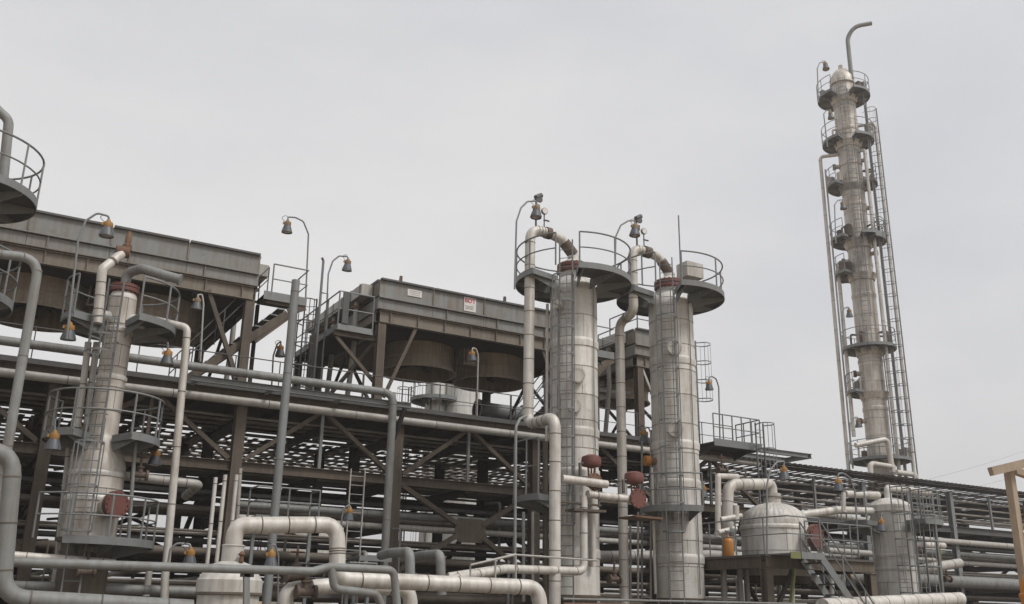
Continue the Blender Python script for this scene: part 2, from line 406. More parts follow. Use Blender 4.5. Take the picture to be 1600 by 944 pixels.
# ================================================================== PIPE RACK
PX = [-3.4, 2.3, 7.9, 13.5, 19.2, 25.0, 31.0, 37.4, 43.8, 50.2, 56.6, 63.0]
YF, YM, YB = 31.35, 35.45, 39.55
XE = 29.2                                                  # the decked part ends here
rack = thing('pipe_rack', 'long dusty brown steel pipe rack running across the picture behind the columns', 'pipe rack', (13.5, YF, 0))
for i, x in enumerate(PX):
    top = 8.12 if x < XE else 7.85
    for y in (YF, YM, YB):
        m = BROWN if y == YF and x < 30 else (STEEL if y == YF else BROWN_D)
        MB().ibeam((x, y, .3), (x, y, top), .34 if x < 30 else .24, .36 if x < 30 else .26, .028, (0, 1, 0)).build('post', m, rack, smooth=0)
        MB().box((x, y, .15), (.7, .7, .3)).build('footing', CONC, rack, smooth=0)
    for z, h, ye in ((7.42, .34, YM), (7.84, .12, YB), (5.82, .34, YM), (4.38, .3, YM), (3.0, .24, YB)):
        MB().ibeam((x, (YF if z != 7.84 else YM) + .2, z), (x, ye - .2, z), .2, h).build('cross_beam', BROWN_D, rack, smooth=0)
    if i < len(PX) - 1:
        x2 = PX[i + 1]; xm = (x + x2) / 2
        for y, zs in ((YF, ((5.98, .32),)), (YM, ((7.98, .2), (5.66, .3), (4.1, .24))), (YB, ((8.02, .12), (4.1, .2)))):
            for z, h in zs:
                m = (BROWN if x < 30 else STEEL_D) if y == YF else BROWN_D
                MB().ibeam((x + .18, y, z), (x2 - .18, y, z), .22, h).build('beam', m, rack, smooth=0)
        # intermediate cross beams and hangers in the middle of a bay
        MB().ibeam((xm, YF + .15, 7.46), (xm, YM - .2, 7.46), .16, .26).build('cross_beam', BROWN_D, rack, smooth=0)
        MB().ibeam((xm, YF + .15, 5.78), (xm, YM - .2, 5.78), .16, .26).build('cross_beam', BROWN_D, rack, smooth=0)
        MB().bar((xm, YF, 6.14), (xm, YF, 8.1 if x < XE else 7.8), .10, .10, (0, 1, 0)).build('hanger', STEEL if x > 6 else BROWN, rack, smooth=0)
        if x < 30:
            for xa, xb in ((x + .25, xm - .12), (x2 - .25, xm + .12)):
                MB().ibeam((xa, YF - .02, 6.2), (xb, YF - .02, 8.0), .14, .18, .02, (0, 1, 0)).build('diagonal_brace', BROWN, rack, smooth=0)
        # braces of the rear rows
        for y in (YB,):
            MB().ibeam((x + .2, y, 6.2 if i % 3 else 4.3), (x2 - .2, y, 4.3 if i % 3 else 6.2), .12, .14, .02, (0, 1, 0)).build('diagonal_brace', BROWN_D, rack, smooth=0)
    if i % 2 == 0:
        MB().ibeam((x, YF + .25, 3.2), (x, YM - .2, 5.6), .14, .16).build('diagonal_brace', BROWN_D, rack, smooth=0)
        MB().ibeam((x, YM + .25, 5.6), (x, YB - .25, 3.2), .14, .16).build('diagonal_brace', BROWN_D, rack, smooth=0)
# crossed bracing of one bay with its big gusset plate
cx, cz = 16.5, 4.42
gp = MB().prism([(cx - .62, YF - .06, cz + .22), (cx - .5, YF - .06, cz + .42), (cx + .5, YF - .06, cz + .42), (cx + .62, YF - .06, cz + .22),
                 (cx + .62, YF - .06, cz - .24), (cx + .45, YF - .06, cz - .42), (cx - .45, YF - .06, cz - .42), (cx - .62, YF - .06, cz - .24)], (0, 1, 0), .03)
gp.build('gusset_plate', BROWN, rack, smooth=0)
for xa, za in ((13.7, 5.85), (19.0, 5.85), (13.7, 2.9), (19.0, 2.9)):
    dx = -.5 if xa < cx else .5
    MB().ibeam((xa, YF, za), (cx + dx, YF, cz + (.2 if za > cz else -.2)), .16, .2, .02, (0, 1, 0)).build('diagonal_brace', BROWN, rack, smooth=0)
MB().ibeam((-3.2, YF, 5.8), (2.1, YF, 3.1), .16, .2, .02, (0, 1, 0)).build('diagonal_brace', BROWN, rack, smooth=0)
MB().ibeam((2.5, YF + 4, 5.4), (7.7, YF + 4, 3.1), .16, .2, .02, (0, 1, 0)).build('diagonal_brace', BROWN_D, rack, smooth=0)
MB().ibeam((2.5, YF + 4, 3.1), (7.7, YF + 4, 5.4), .16, .2, .02, (0, 1, 0)).build('diagonal_brace', BROWN_D, rack, smooth=0)
# deck of the walkway, edge girder, toe plate, hand rail
for i, (xa, xb) in enumerate(zip([-6, 0, 6, 12, 18, 24], [0, 6, 12, 18, 24, XE])):
    MB().box(((xa + xb) / 2, 34.75, 8.435), (xb - xa - .02, 7.3, .05)).build('deck_plate', BROWN_D, rack, smooth=0)
    MB().box(((xa + xb) / 2, YF - .26, 8.50), (xb - xa - .012, .02, .16)).build('toe_plate', STEEL_D, rack, smooth=0)
    MB().ibeam((xa + .01, YF - .1, 8.27), (xb - .01, YF - .1, 8.27), .2, .27).build('edge_girder', BROWN, rack, smooth=0)
    for k in range(4):
        x = xa + .7 + k * 1.5
        if x < xb: MB().ibeam((x, YF + .05, 8.28), (x, 38.3, 8.28), .1, .2).build('joist', BROWN_D, rack, smooth=0)
    rl = railing_mb(MB(), [Vector((xa + .02, YF - .22, 8.45)), Vector((xb - .02, YF - .22, 8.45))], 1.1, 1.5, True, .02)
    rl.build('handrail', STEEL_D, rack)
    rl = railing_mb(MB(), [Vector((xa + .02, 38.3, 8.45)), Vector((xb - .02, 38.3, 8.45))], 1.1, 1.5, True, .02)
    rl.build('handrail', STEEL_D, rack)
for xs, y0, y1_, zb_, wd_ in (((-6, XE), 38.5, 45.4, 8.15, .20), ((XE + .1, 66), 31.12, 41.3, 8.08, .11)):
    slat = MB(); x = xs[0]; rs_ = random.Random(17)
    while x < xs[1]:
        slat.bar((x, y0, zb_), (x + rs_.uniform(-.04, .04), y1_, zb_), wd_ * rs_.choice((.7, 1, 1, 1.7)), .03); x += .52 * rs_.uniform(.75, 1.2)
    tag(slat.build('top_bars', BROWN_D, rack, smooth=0), kind='stuff')
teeth = MB(); x = XE + .1
while x < 66:                                              # ribbed edge sheet along the rack top
    teeth.box((x, 31.0, 8.19), (.15, .32, .07)); x += .33
tag(teeth.build('edge_ribs', BROWN_D, rack, smooth=0), kind='stuff')
MB().box((47.6, 31.0, 8.135), (36.7, .34, .03)).build('edge_sheet', BROWN_D, rack, smooth=0)
for i in range(6, len(PX) - 1):
    MB().ibeam((PX[i] - (1.6 if i == 6 else 0) + .01, YF - .15, 8.03), (PX[i + 1] - .01, YF - .15, 8.03), .12, .16).build('edge_girder', BROWN_D, rack, smooth=0)
for y in (32.5, 33.7, 35.0, 36.4, 37.8, 39.3, 40.8):
    MB().bar((XE + .2, y, 8.0), (66, y, 8.0), .09, .10).build('purlin', BROWN_D, rack, smooth=0)
# rack pipes
ORD = ['frontmost', 'second from the front', 'third from the front', 'fourth from the front', 'fifth from the front', 'sixth from the front', 'seventh from the front', 'eighth from the front', 'ninth from the front', 'tenth from the front', 'eleventh from the front']
rp = random.Random(3)
TIERS = [('dusty pipe just beneath the rack deck', 'pipes beneath the deck', 7.62, [31.8, 32.55, 33.35, 34.2, 35.1], (.04, .06)),
         ('dusty pipe on the rack middle tier', 'pipes on the middle tier', 6.02, [31.75, 31.95, 32.2, 32.5, 32.85, 33.2, 33.6, 33.95, 34.3, 34.7, 35.1], (.05, .09)),
         ('dusty pipe in the rack lower tier', 'pipes in the lower tier', 4.56, [32.5, 33.3, 34.3], (.07, .13)),
         ('dusty pipe low in the rack', 'pipes low in the rack', 3.18, [31.9, 32.5, 33.1, 33.9, 34.6, 36.9, 38.6], (.07, .15)),
         ('dark pipe on the lowest rack sleepers', 'pipes on the lowest sleepers', 1.9, [31.9, 32.6, 33.4, 34.4, 36.0, 37.2, 38.4], (.1, .2))]
for lab, grp, z, ys, (r0, r1) in TIERS:
    for k, y in enumerate(ys):
        r = rp.uniform(r0, r1)
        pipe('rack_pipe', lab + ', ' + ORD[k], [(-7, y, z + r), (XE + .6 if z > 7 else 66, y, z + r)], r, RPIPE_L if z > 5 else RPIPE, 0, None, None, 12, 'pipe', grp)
# mid-level pipes slung between the tiers
for k, (y, z, r) in enumerate([(36.9, 7.98, .065), (38.0, 7.97, .04), (39.1, 7.98, .065), (40.2, 7.97, .04), (41.3, 7.98, .065), (42.3, 7.97, .04), (43.3, 7.98, .065), (44.3, 7.97, .04), (45.2, 7.98, .065)]):
    pipe('rack_pipe', 'thin pipe under the open bars of the rear rack top, ' + ORD[k], [(-7, y, z), (XE, y, z)], r, RPIPE, 0, None, None, 10, 'pipe', 'pipes under the rear rack top')
for k, (y, z, r) in enumerate(((31.55, 7.45, .05), (31.6, 7.12, .04), (31.7, 6.82, .055), (31.8, 6.55, .045), (32.6, 7.3, .05), (33.4, 7.1, .04), (34.3, 7.25, .05), (35.2, 6.9, .05), (36.5, 7.2, .05), (37.8, 6.9, .05))):
    pipe('rack_pipe', 'thin grey pipe stacked under the open right rack top, ' + ORD[k], [(XE + .4, y, z), (66, y, z)], r, RPIPE_L, 0, None, None, 10, 'pipe', 'stacked pipes of the right rack')
for k, (y, z, r) in enumerate(((36.6, 6.3, .05), (37.4, 6.42, .04), (38.4, 6.36, .05), (39.3, 6.45, .04), (40.4, 6.4, .05), (36.5, 5.4, .06), (38.0, 5.3, .05))):
    pipe('rack_pipe', ('thin upper pipe' if k < 5 else 'thin lower pipe') + ' behind the rack middle tier, ' + ORD[k if k < 5 else k - 5], [(-7, y, z), (30, y, z)], r, RPIPE, 0, None, None, 10, 'pipe', 'thin pipes behind the middle tier')
pipe('rack_pipe', 'thick brown pipe along the front edge of the rack right under the deck', [(-7, 31.02, 8.04), (30.5, 31.02, 8.04)], .135, PIPE_L, 0, 3.0)
pipe('rack_pipe', 'grey pipe along the front of the rack, upper of the pair below the gusset level', [(8.2, 31.75, 4.82), (66, 31.75, 4.82)], .125, PIPE_G, 0, 4.0)
pipe('rack_pipe', 'brown pipe along the front of the rack, lower of the pair below the gusset level', [(8.2, 31.85, 4.42), (66, 31.85, 4.42)], .115, PIPE_L, 0, 4.0)
pipe('rack_pipe', 'thick grey pipe low along the right half of the rack front', [(34, 31.0, 3.45), (66, 31.0, 3.45)], .28, PIPE_G, 0, 3.0)
pipe('rack_pipe', 'pale pipe at middle height along the right end of the rack', [(38, 31.1, 5.35), (66, 31.1, 5.35)], .14, PIPE_L, 0, 3.0)
# long grey pipe in front of the rack with a drop leg
pz = 8.78
pipe('front_pipe', 'long grey pipe along the rack deck edge, bending straight down near the middle', [(-7, 30.2, pz), (12.78, 30.2, pz), (12.78, 30.2, .2)], .135, PIPE_G, .4, 4.5, None, 18)
pipe('thin_drop_pipe', 'thin pale pipe hanging beside the grey drop leg on the rack post', [(13.05, 30.75, 8.95), (13.05, 30.75, 5.75)], .055, PIPE_L, 0)
pb = thing('pipe_support_bracket', 'grey steel bracket beam carrying the grey pipe where it bends down', 'bracket', (12.9, 30.6, 8.45))
MB().ibeam((6.0, 30.35, 8.45), (13.5, 30.35, 8.45), .14, .18).build('beam', STEEL, pb, smooth=0)
MB().ibeam((13.3, 30.35, 8.36), (13.3, 31.2, 7.4), .12, .14).build('knee_brace', STEEL_D, pb, smooth=0)
for x in (6.2, 8.6, 11): MB().box((x, 30.7, 8.4), (.1, .7, .1)).build('arm', STEEL, pb, smooth=0)

# end of the deck: landing, caged ladder, cantilever frame
ld = thing('end_landing', 'grey railed landing at the right end of the rack deck', 'platform', (28.3, 30.6, 8.4))
MB().box((28.0, 30.3, 8.42), (2.6, 1.5, .05)).build('deck', STEEL_D, ld, smooth=0)
MB().box((28.0, 29.54, 8.42), (2.64, .03, .3)).build('toe_plate', STEEL, ld, smooth=0)
MB().box((29.31, 30.3, 8.42), (.03, 1.5, .3)).build('toe_plate', STEEL, ld, smooth=0)
railing_mb(MB(), [Vector((26.7, 29.56, 8.45)), Vector((29.28, 29.56, 8.45)), Vector((29.28, 31.0, 8.45))], 1.15, .55).build('railing', STEEL, ld)
for x in (27, 29): MB().prism([(x, 29.6, 8.36), (x, 31.1, 8.36), (x, 31.1, 7.95)], (1, 0, 0), .05).build('bracket', STEEL_D, ld, smooth=0)
ladder(ld, (29.0, 29.3), (0, -1, 0), 5.6, 9.4, .44, STEEL, (7.2, 9.3))
fr = thing('cantilever_frame', 'flat grey steel frame reaching out beyond the right end of the deck', 'frame', (30.6, 30.6, 8.45))
MB().ibeam((29.33, 30.1, 8.45), (32.6, 30.1, 8.45), .16, .2).build('beam', STEEL, fr, smooth=0)
MB().ibeam((29.33, 31.5, 8.45), (32.6, 31.5, 8.45), .16, .2).build('beam', STEEL, fr, smooth=0)
MB().ibeam((32.7, 30.0, 8.45), (32.7, 31.6, 8.45), .16, .2).build('end_beam', STEEL, fr, smooth=0)
MB().ibeam((31.0, 31.2, 8.3), (31.0, 31.2, 6.0), .12, .16).build('post', STEEL_D, fr, smooth=0)

# ================================================================== AIR COOLERS
def text_mesh(txt, size, m, parent, loc, name='lettering', ext=.004, align='CENTER', bold=.0):
    cu = bpy.data.curves.new(name, 'FONT'); cu.body = txt; cu.size = size; cu.extrude = ext; cu.align_x = align; cu.align_y = 'CENTER'; cu.offset = bold
    tmp = bpy.data.objects.new(name, cu); col.objects.link(tmp)
    dg = bpy.context.evaluated_depsgraph_get(); me = bpy.data.meshes.new_from_object(tmp.evaluated_get(dg))
    bpy.data.objects.remove(tmp); me.materials.clear(); me.materials.append(m)
    o = bpy.data.objects.new(name, me); col.objects.link(o); o.parent = parent
    o.location = Vector(loc) - ORG[parent.name]; o.rotation_euler = (R(90), 0, 0); ORG[o.name] = Vector(loc)
    return o
ZT, ZL, ZP, ZG = 13.30, 12.60, 12.15, 11.64
def cooler(label, x0, x1, drums, leg_x, header_left=True, header_right=False, r_d=1.47):
    th = thing('air_cooler', label, 'air cooler', ((x0 + x1) / 2, 35.2, 8.45), 'air coolers on the rack')
    y0, y1 = 31.45, 38.9
    nseg = max(2, round((x1 - x0) / 2.45)); xs = [x0 + (x1 - x0) * k / nseg for k in range(nseg + 1)]
    for a, b in zip(xs, xs[1:]):
        for y, sg in ((y0, -1), (y1, 1)):
            MB().box(((a + b) / 2, y, (ZT + ZL) / 2), (b - a - .012, .02, ZT - ZL - .06)).build('upper_panel', PANEL, th, smooth=0)
            MB().box(((a + b) / 2, y - sg * .03, (ZL + ZP) / 2 - .02), (b - a - .012, .02, ZL - ZP - .06)).build('lower_panel', PANEL, th, smooth=0)
            MB().box(((a + b) / 2, y + sg * .04, ZT - .01), (b - a - .05, .16, .07)).build('top_flange', STEEL_D, th, smooth=0)
            MB().box(((a + b) / 2, y + sg * .03, ZL - .01), (b - a - .01, .12, .045)).build('ledge', PANEL, th, smooth=0)
            MB().box(((a + b) / 2, y + sg * .02, ZP + .0), (b - a - .01, .14, .035)).build('ledge', PANEL_B, th, smooth=0)
            if a > x0:
                MB().box((a, y + sg * .03, (ZT + ZL) / 2), (.05, .05, ZT - ZL - .1)).build('stiffener', PANEL_B, th, smooth=0)
                MB().box((a + .6, y + sg * .02, (ZL + ZP) / 2), (.045, .05, ZL - ZP - .08)).build('stiffener', PANEL_B, th, smooth=0)
    for y, sg in ((y0 + .06, -1), (y1 - .06, 1)):
        MB().ibeam((x0 + .1, y, (ZP + ZG) / 2 - .02), (x1 - .1, y, (ZP + ZG) / 2 - .02), .2, ZP - ZG - .05, .025).build('girder', PANEL_B, th, smooth=0)
        for k in range(nseg * 2):
            x = x0 + .5 + k * (x1 - x0 - 1) / (nseg * 2 - 1)
            MB().box((x, y + sg * .05, (ZP + ZG) / 2 - .02), (.02, .09, ZP - ZG - .11)).build('web_stiffener', PANEL_B, th, smooth=0)
    for x in (x0, x1):
        MB().box((x, (y0 + y1) / 2, (ZL + ZP) / 2), (.03, y1 - y0 - .05, ZL - ZP)).build('end_panel', PANEL, th, smooth=0)
        MB().box((x, (y0 + y1) / 2, (ZT + ZL) / 2), (.03, y1 - y0 - .05, ZT - ZL - .14)).build('end_panel', PANEL_B, th, smooth=0)
        MB().ibeam((x, y0 + .2, (ZP + ZG) / 2), (x, y1 - .2, (ZP + ZG) / 2), .16, .4).build('end_girder', PANEL_B, th, smooth=0)
        MB().bar((x, y0 + .1, ZT - .04), (x, y1 - .1, ZT - .04), .1, .09).build('end_flange', STEEL_D, th, smooth=0)
    MB().box(((x0 + x1) / 2, (y0 + y1) / 2, ZT - .1), (x1 - x0 - .1, y1 - y0 - .1, .08)).build('tube_bundle', STEEL_D, th, smooth=0)
    # plenum floor with openings is closed by the drums' collars
    MB().box(((x0 + x1) / 2, (y0 + y1) / 2, ZG + .1), (x1 - x0 - .2, y1 - y0 - .2, .05)).build('plenum_floor', BROWN_D, th, smooth=0)
    for hx, on in ((x0, header_left), (x1, header_right)):
        if not on: continue
        s_ = -1 if hx == x0 else 1
        hb = MB().box((hx + s_ * .27, 35.1, 12.98), (.42, 6.2, .42)).build('header_box', PIPE_L, th, smooth=0)
        for k in range(7): MB().box((hx + s_ * .27, 32.2 + k * .95, 12.98), (.46, .06, .46)).build('header_rib', PANEL_B, hb, smooth=0)
        for y in (33.0, 35.4):
            MB().tube([(hx + s_ * .27, y, 12.77), (hx + s_ * .27, y, 12.2), (hx + s_ * .27, y, 11.0), (hx + s_ * .27, y + .4, 8.6)], .1, 12, .2).build('nozzle', PIPE_L, th)
            MB().tube([(hx + s_ * .27, y, 12.5), (hx + s_ * .27, y, 12.58)], .18, 14).build('nozzle_flange', RUST, th)
    for dx in drums:
        d = MB().lathe([(r_d - .08, ZG + .1), (r_d - .04, ZG - .1), (r_d - .04, 10.83), (r_d + .0, 10.78), (r_d + .05, 10.72), (r_d + .05, 10.68), (r_d - .02, 10.68), (r_d - .07, 10.80), (r_d - .07, ZG + .1)], (dx, 34.4, 0), 48).build('fan_drum', DRUM, th)
        MB().lathe([(r_d - .035, 11.15), (r_d - .015, 11.17), (r_d - .015, 11.19), (r_d - .035, 11.21)], (dx, 34.4, 0), 48).build('seam', DRUM, d)
        f = MB().lathe([(0.0, 11.02), (.2, 11.02), (.22, 11.08), (.22, 11.3), (0, 11.3)], (dx, 34.4, 0), 16)
        for k in range(6):
            a = k * math.pi / 3 + dx; u = Vector((math.cos(a), math.sin(a), 0)); t = u.cross(Vector((0, 0, 1)))
            f.prism([Vector((dx, 34.4, 11.15)) + u * .2 - t * .08, Vector((dx, 34.4, 11.15)) + u * (r_d - .12) - t * .16 + Vector((0, 0, .06)),
                     Vector((dx, 34.4, 11.15)) + u * (r_d - .12) + t * .16 - Vector((0, 0, .06)), Vector((dx, 34.4, 11.15)) + u * .2 + t * .08], (0, 0, 1), .03)
        f.build('fan', BLACK, d)
        for t in (-.55, .55): MB().bar((dx + t, 34.4 - r_d + .2, 11.4), (dx + t, 34.4 + r_d - .2, 11.4), .1, .14).build('fan_beam', BROWN_D, d, smooth=0)
    if len(drums) > 1:
        for a, b in zip(drums, drums[1:]):
            xm = (a + b) / 2
            mo = MB().tube([(xm - .05, 33.0, 11.05), (xm - .05, 33.0, 11.55)], .24, 16); mo.tube([(xm - .05, 33.0, 11.0), (xm - .05, 33.0, 11.06)], .27, 16); mo.tube([(xm - .05, 33.0, 11.5), (xm - .05, 33.0, 11.58)], .26, 16)
            mo.box((xm + .22, 33.0, 11.25), (.2, .22, .26)); m_ = mo.build('motor', DRUM, th)
            MB().box((xm - .1, 33.0, 10.95), (.75, .6, .06)).build('motor_shelf', PANEL_B, m_, smooth=0)
            MB().box((xm - .42, 33.0, 11.28), (.04, .5, .64)).build('motor_bracket', PANEL_B, m_, smooth=0)
    for x in leg_x:
        for y in (31.6, 38.7):
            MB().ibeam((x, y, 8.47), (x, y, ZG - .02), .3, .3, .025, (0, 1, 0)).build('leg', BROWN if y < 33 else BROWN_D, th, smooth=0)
        MB().ibeam((x, 31.8, 11.45), (x, 38.5, 11.45), .16, .3).build('tie_beam', BROWN_D, th, smooth=0)
        MB().bar((x, 32, 8.6), (x, 35, 11.2), .1, .1).build('brace', BROWN_D, th, smooth=0)
        MB().bar((x, 38, 8.6), (x, 35, 11.2), .1, .1).build('brace', BROWN_D, th, smooth=0)
    return th
c1 = cooler('grey air cooler at the left edge of the rack, partly behind the left column', -4.0, 8.05, [-2.2, 1.55, 5.2], [-3.7, 7.86], False, True, 1.7)
for (xa, za, xb, zb) in ((6.45, 11.75, 7.7, 8.9),): MB().bar((xa, 31.55, za), (xb, 31.55, zb), .12, .14).build('knee_brace', BROWN, c1, smooth=0)
c2 = cooler('grey air cooler with the red lettered sign, between the stairs and the pale columns', 12.52, 21.3, [15.55, 18.85], [12.72, 21.05], True, False)
for (xa, za, xb, zb) in ((14.1, 11.7, 12.95, 8.9), (19.6, 11.7, 20.9, 8.9)): MB().bar((xa, 31.52, za), (xb, 31.52, zb), .10, .12).build('knee_brace', BROWN, c2, smooth=0)
sg = MB().box((16.27, 31.424, 12.95), (.52, .02, .56)).build('sign', SIGN, c2, smooth=0)
text_mesh('BDT', .25, SIGN_R, sg, (16.27, 31.408, 13.09), bold=.004)
for k, wd in enumerate((.4, .3, .36)): MB().box((16.24, 31.409, 12.87 - k * .055), (wd, .006, .018)).build('small_print', SIGN_G, sg, smooth=0)
np_ = MB().box((13.92, 31.424, 12.98), (.58, .02, .26)).build('nameplate', SIGN, c2, smooth=0)
for k, wd in enumerate((.48, .44, .4)): MB().box((13.92, 31.409, 13.05 - k * .07), (wd, .006, .016)).build('small_print', SIGN_G, np_, smooth=0)
for x in (13.4, 17.9, 20.6):
    MB().prism([(x - .22, 31.6, ZT + .02), (x + .06, 31.6, ZT + .02), (x + .06, 31.6, ZT + .32), (x - .04, 31.6, ZT + .32), (x - .06, 31.6, ZT + .1)], (0, 1, 0), .06).build('lifting_lug', BROWN, c2, smooth=0)
c3 = cooler('grey air cooler half hidden behind the right pale column', 24.25, 27.0, [25.65], [24.5, 26.75], True, False, 1.25)
MB().bar((24.6, 31.5, 11.6), (26.0, 31.5, 8.7), .1, .1).build('knee_brace', PIPE_L, c3, smooth=0)
MB().bar((24.4, 37.5, 11.9), (24.4, 32.0, 10.6), .12, .12).build('end_brace', PIPE_L, c3, smooth=0)
railing_mb(MB(), [Vector((24.5, 33.6, ZT)), Vector((24.5, 31.6, ZT)), Vector((26.9, 31.6, ZT))], 1.0, 1.2).build('railing', STEEL_D, c3)

# ---- stairs and header platforms between the coolers
def cooler_stair(label, xl, zt=12.0):
    """Landing at the cooler end and a flight going down to the left behind its leg."""
    th = thing('access_stair', label, 'stairs', (xl, 32.2, 8.45), 'stairs beside the coolers')
    MB().box((xl + .75, 32.2, zt - .02), (1.5, 1.1, .04)).build('landing', STEEL_D, th, smooth=0)
    MB().box((xl + .75, 31.63, zt - .03), (1.52, .03, .3)).build('toe_plate', STEEL, th, smooth=0)
    MB().box((xl + 1.52, 32.2, zt - .03), (.03, 1.1, .3)).build('toe_plate', STEEL, th, smooth=0)
    xb, zb = xl - 3.0, 8.47
    for y in (31.68, 32.72):
        MB().bar((xl + .9, y, zt - .55), (xb + .6, y, zb + .05), .05, .26).build('stringer', BROWN, th, smooth=0)
        MB().bar((xl + .9, y, zt - .5), (xl + 1.5, y, zt - .2), .05, .26).build('stringer', BROWN, th, smooth=0)
    n = 13; tm = None
    for k in range(n):
        q = (k + .5) / n; p = Vector((xl + .8 + (xb - xl - .2) * q, 32.2, zt - .30 + (zb - zt + .35) * q))
        if tm is None:
            o = MB().box((0, 0, 0), (.26, .98, .04)).build('tread', STEEL, None, (0, 0, 0), 0); tm = o.data
        else: o = bpy.data.objects.new('tread', tm); col.objects.link(o)
        o.parent = th; o.location = p - ORG[th.name]
    MB().bar((xl + 1.0, 32.2, zt - .62), (xb + .5, 32.2, zb - .02), .94, .02).build('stair_soffit', BROWN, th, smooth=0)
    MB().box((xl + .75, 32.2, zt - .07), (1.4, .98, .03)).build('landing_soffit', BROWN, th, smooth=0)
    MB().ibeam((xl + .1, 31.75, zt - .2), (xl + 1.45, 31.75, zt - .2), .1, .18).build('landing_beam', BROWN, th, smooth=0)
    MB().bar((xl + 1.35, 31.72, zt - .25), (xl - .15, 31.72, zt - 1.7), .08, .2).build('landing_brace', BROWN, th, smooth=0)
    railing_mb(MB(), [Vector((xl + .25, 31.63, zt)), Vector((xl + 1.5, 31.63, zt)), Vector((xl + 1.5, 32.75, zt))], 1.15, 1.3).build('railing', STEEL, th)
    for y in (31.66, 32.74):
        r_ = MB(); a = Vector((xl + .1, y, zt)); b = Vector((xb + .4, y, zb))
        for h in (1.0, .55): r_.tube([a + Vector((0, 0, h)), b + Vector((0, 0, h))], .022, 6)
        for k in range(5):
            p = a + (b - a) * k / 4; r_.tube([p, p + Vector((0, 0, 1.0))], .022, 6)
        r_.build('stair_rail', STEEL_D, th)
    for x in (xl + .1, xl + 1.4): MB().ibeam((x, 32.72, 8.47), (x, 32.72, zt - .1), .12, .12).build('post', BROWN_D, th, smooth=0)
    return th
cooler_stair('steel stair and railed landing at the right end of the left air cooler', 8.35)
cooler_stair('steel stair in the gap behind the left pale column', 21.75)
hp = thing('header_platform', 'railed steel platform at the left end of the lettered cooler', 'platform', (11.7, 34, 8.45))
zd = 11.25
MB().box((11.75, 34.0, zd - .02), (1.35, 4.8, .04)).build('deck', BROWN_D, hp, smooth=0)
for a, b in (((11.07, 31.6), (12.42, 31.6)), ((11.07, 31.6), (11.07, 36.4)), ((11.07, 36.4), (12.42, 36.4))):
    MB().bar((a[0], a[1], zd + .02), (b[0], b[1], zd + .0), .03, .22).build('toe_plate', STEEL, hp, smooth=0)
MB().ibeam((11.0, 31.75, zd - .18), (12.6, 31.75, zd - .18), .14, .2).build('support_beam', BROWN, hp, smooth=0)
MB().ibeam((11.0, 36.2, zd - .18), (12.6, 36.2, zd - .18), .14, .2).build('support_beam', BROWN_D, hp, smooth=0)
railing_mb(MB(), [Vector((12.4, 31.6, zd)), Vector((11.07, 31.6, zd)), Vector((11.07, 36.4, zd))], 1.35, 1.3).build('railing', STEEL, hp)
MB().box((11.32, 31.6, zd + .75), (.22, .1, 1.2)).build('junction_box', STEEL_D, hp, smooth=0)
MB().bar((11.1, 31.8, zd - .3), (12.75, 31.8, 9.4), .1, .12).build('brace', BROWN, hp, smooth=0)
MB().bar((12.6, 31.9, zd - .3), (11.2, 33.4, 8.6), .1, .12).build('brace', BROWN, hp, smooth=0)
MB().ibeam((11.2, 36.2, 8.47), (11.2, 36.2, zd - .28), .24, .24).build('post', BROWN_D, hp, smooth=0)
MB().ibeam((11.2, 33.6, 8.47), (11.2, 33.6, zd - .05), .16, .16).build('post', BROWN_D, hp, smooth=0)
MB().ibeam((10.75, 33.3, 8.47), (10.75, 33.3, 11.3), .2, .2).build('post', BROWN, hp, smooth=0)
cl = thing('caged_ladder', 'caged steel ladder between the left cooler and the lettered cooler', 'ladder', (10.45, 33.1, 8.45))
ladder(cl, (10.5, 33.1), (-.6, -.8, 0), 8.5, 12.6, .44, STEEL_D, (9.1, 12.4))
MB().tube([(10.78, 32.9, 8.5), (10.78, 32.9, 14.1), (10.70, 32.85, 14.2)], .05, 8, .05).build('stanchion', STEEL, cl)
MB().tube([(11.05, 32.9, 9.5), (11.05, 32.9, 12.85), (10.8, 32.9, 12.85)], .03, 8).build('guard_rail', STEEL, cl)

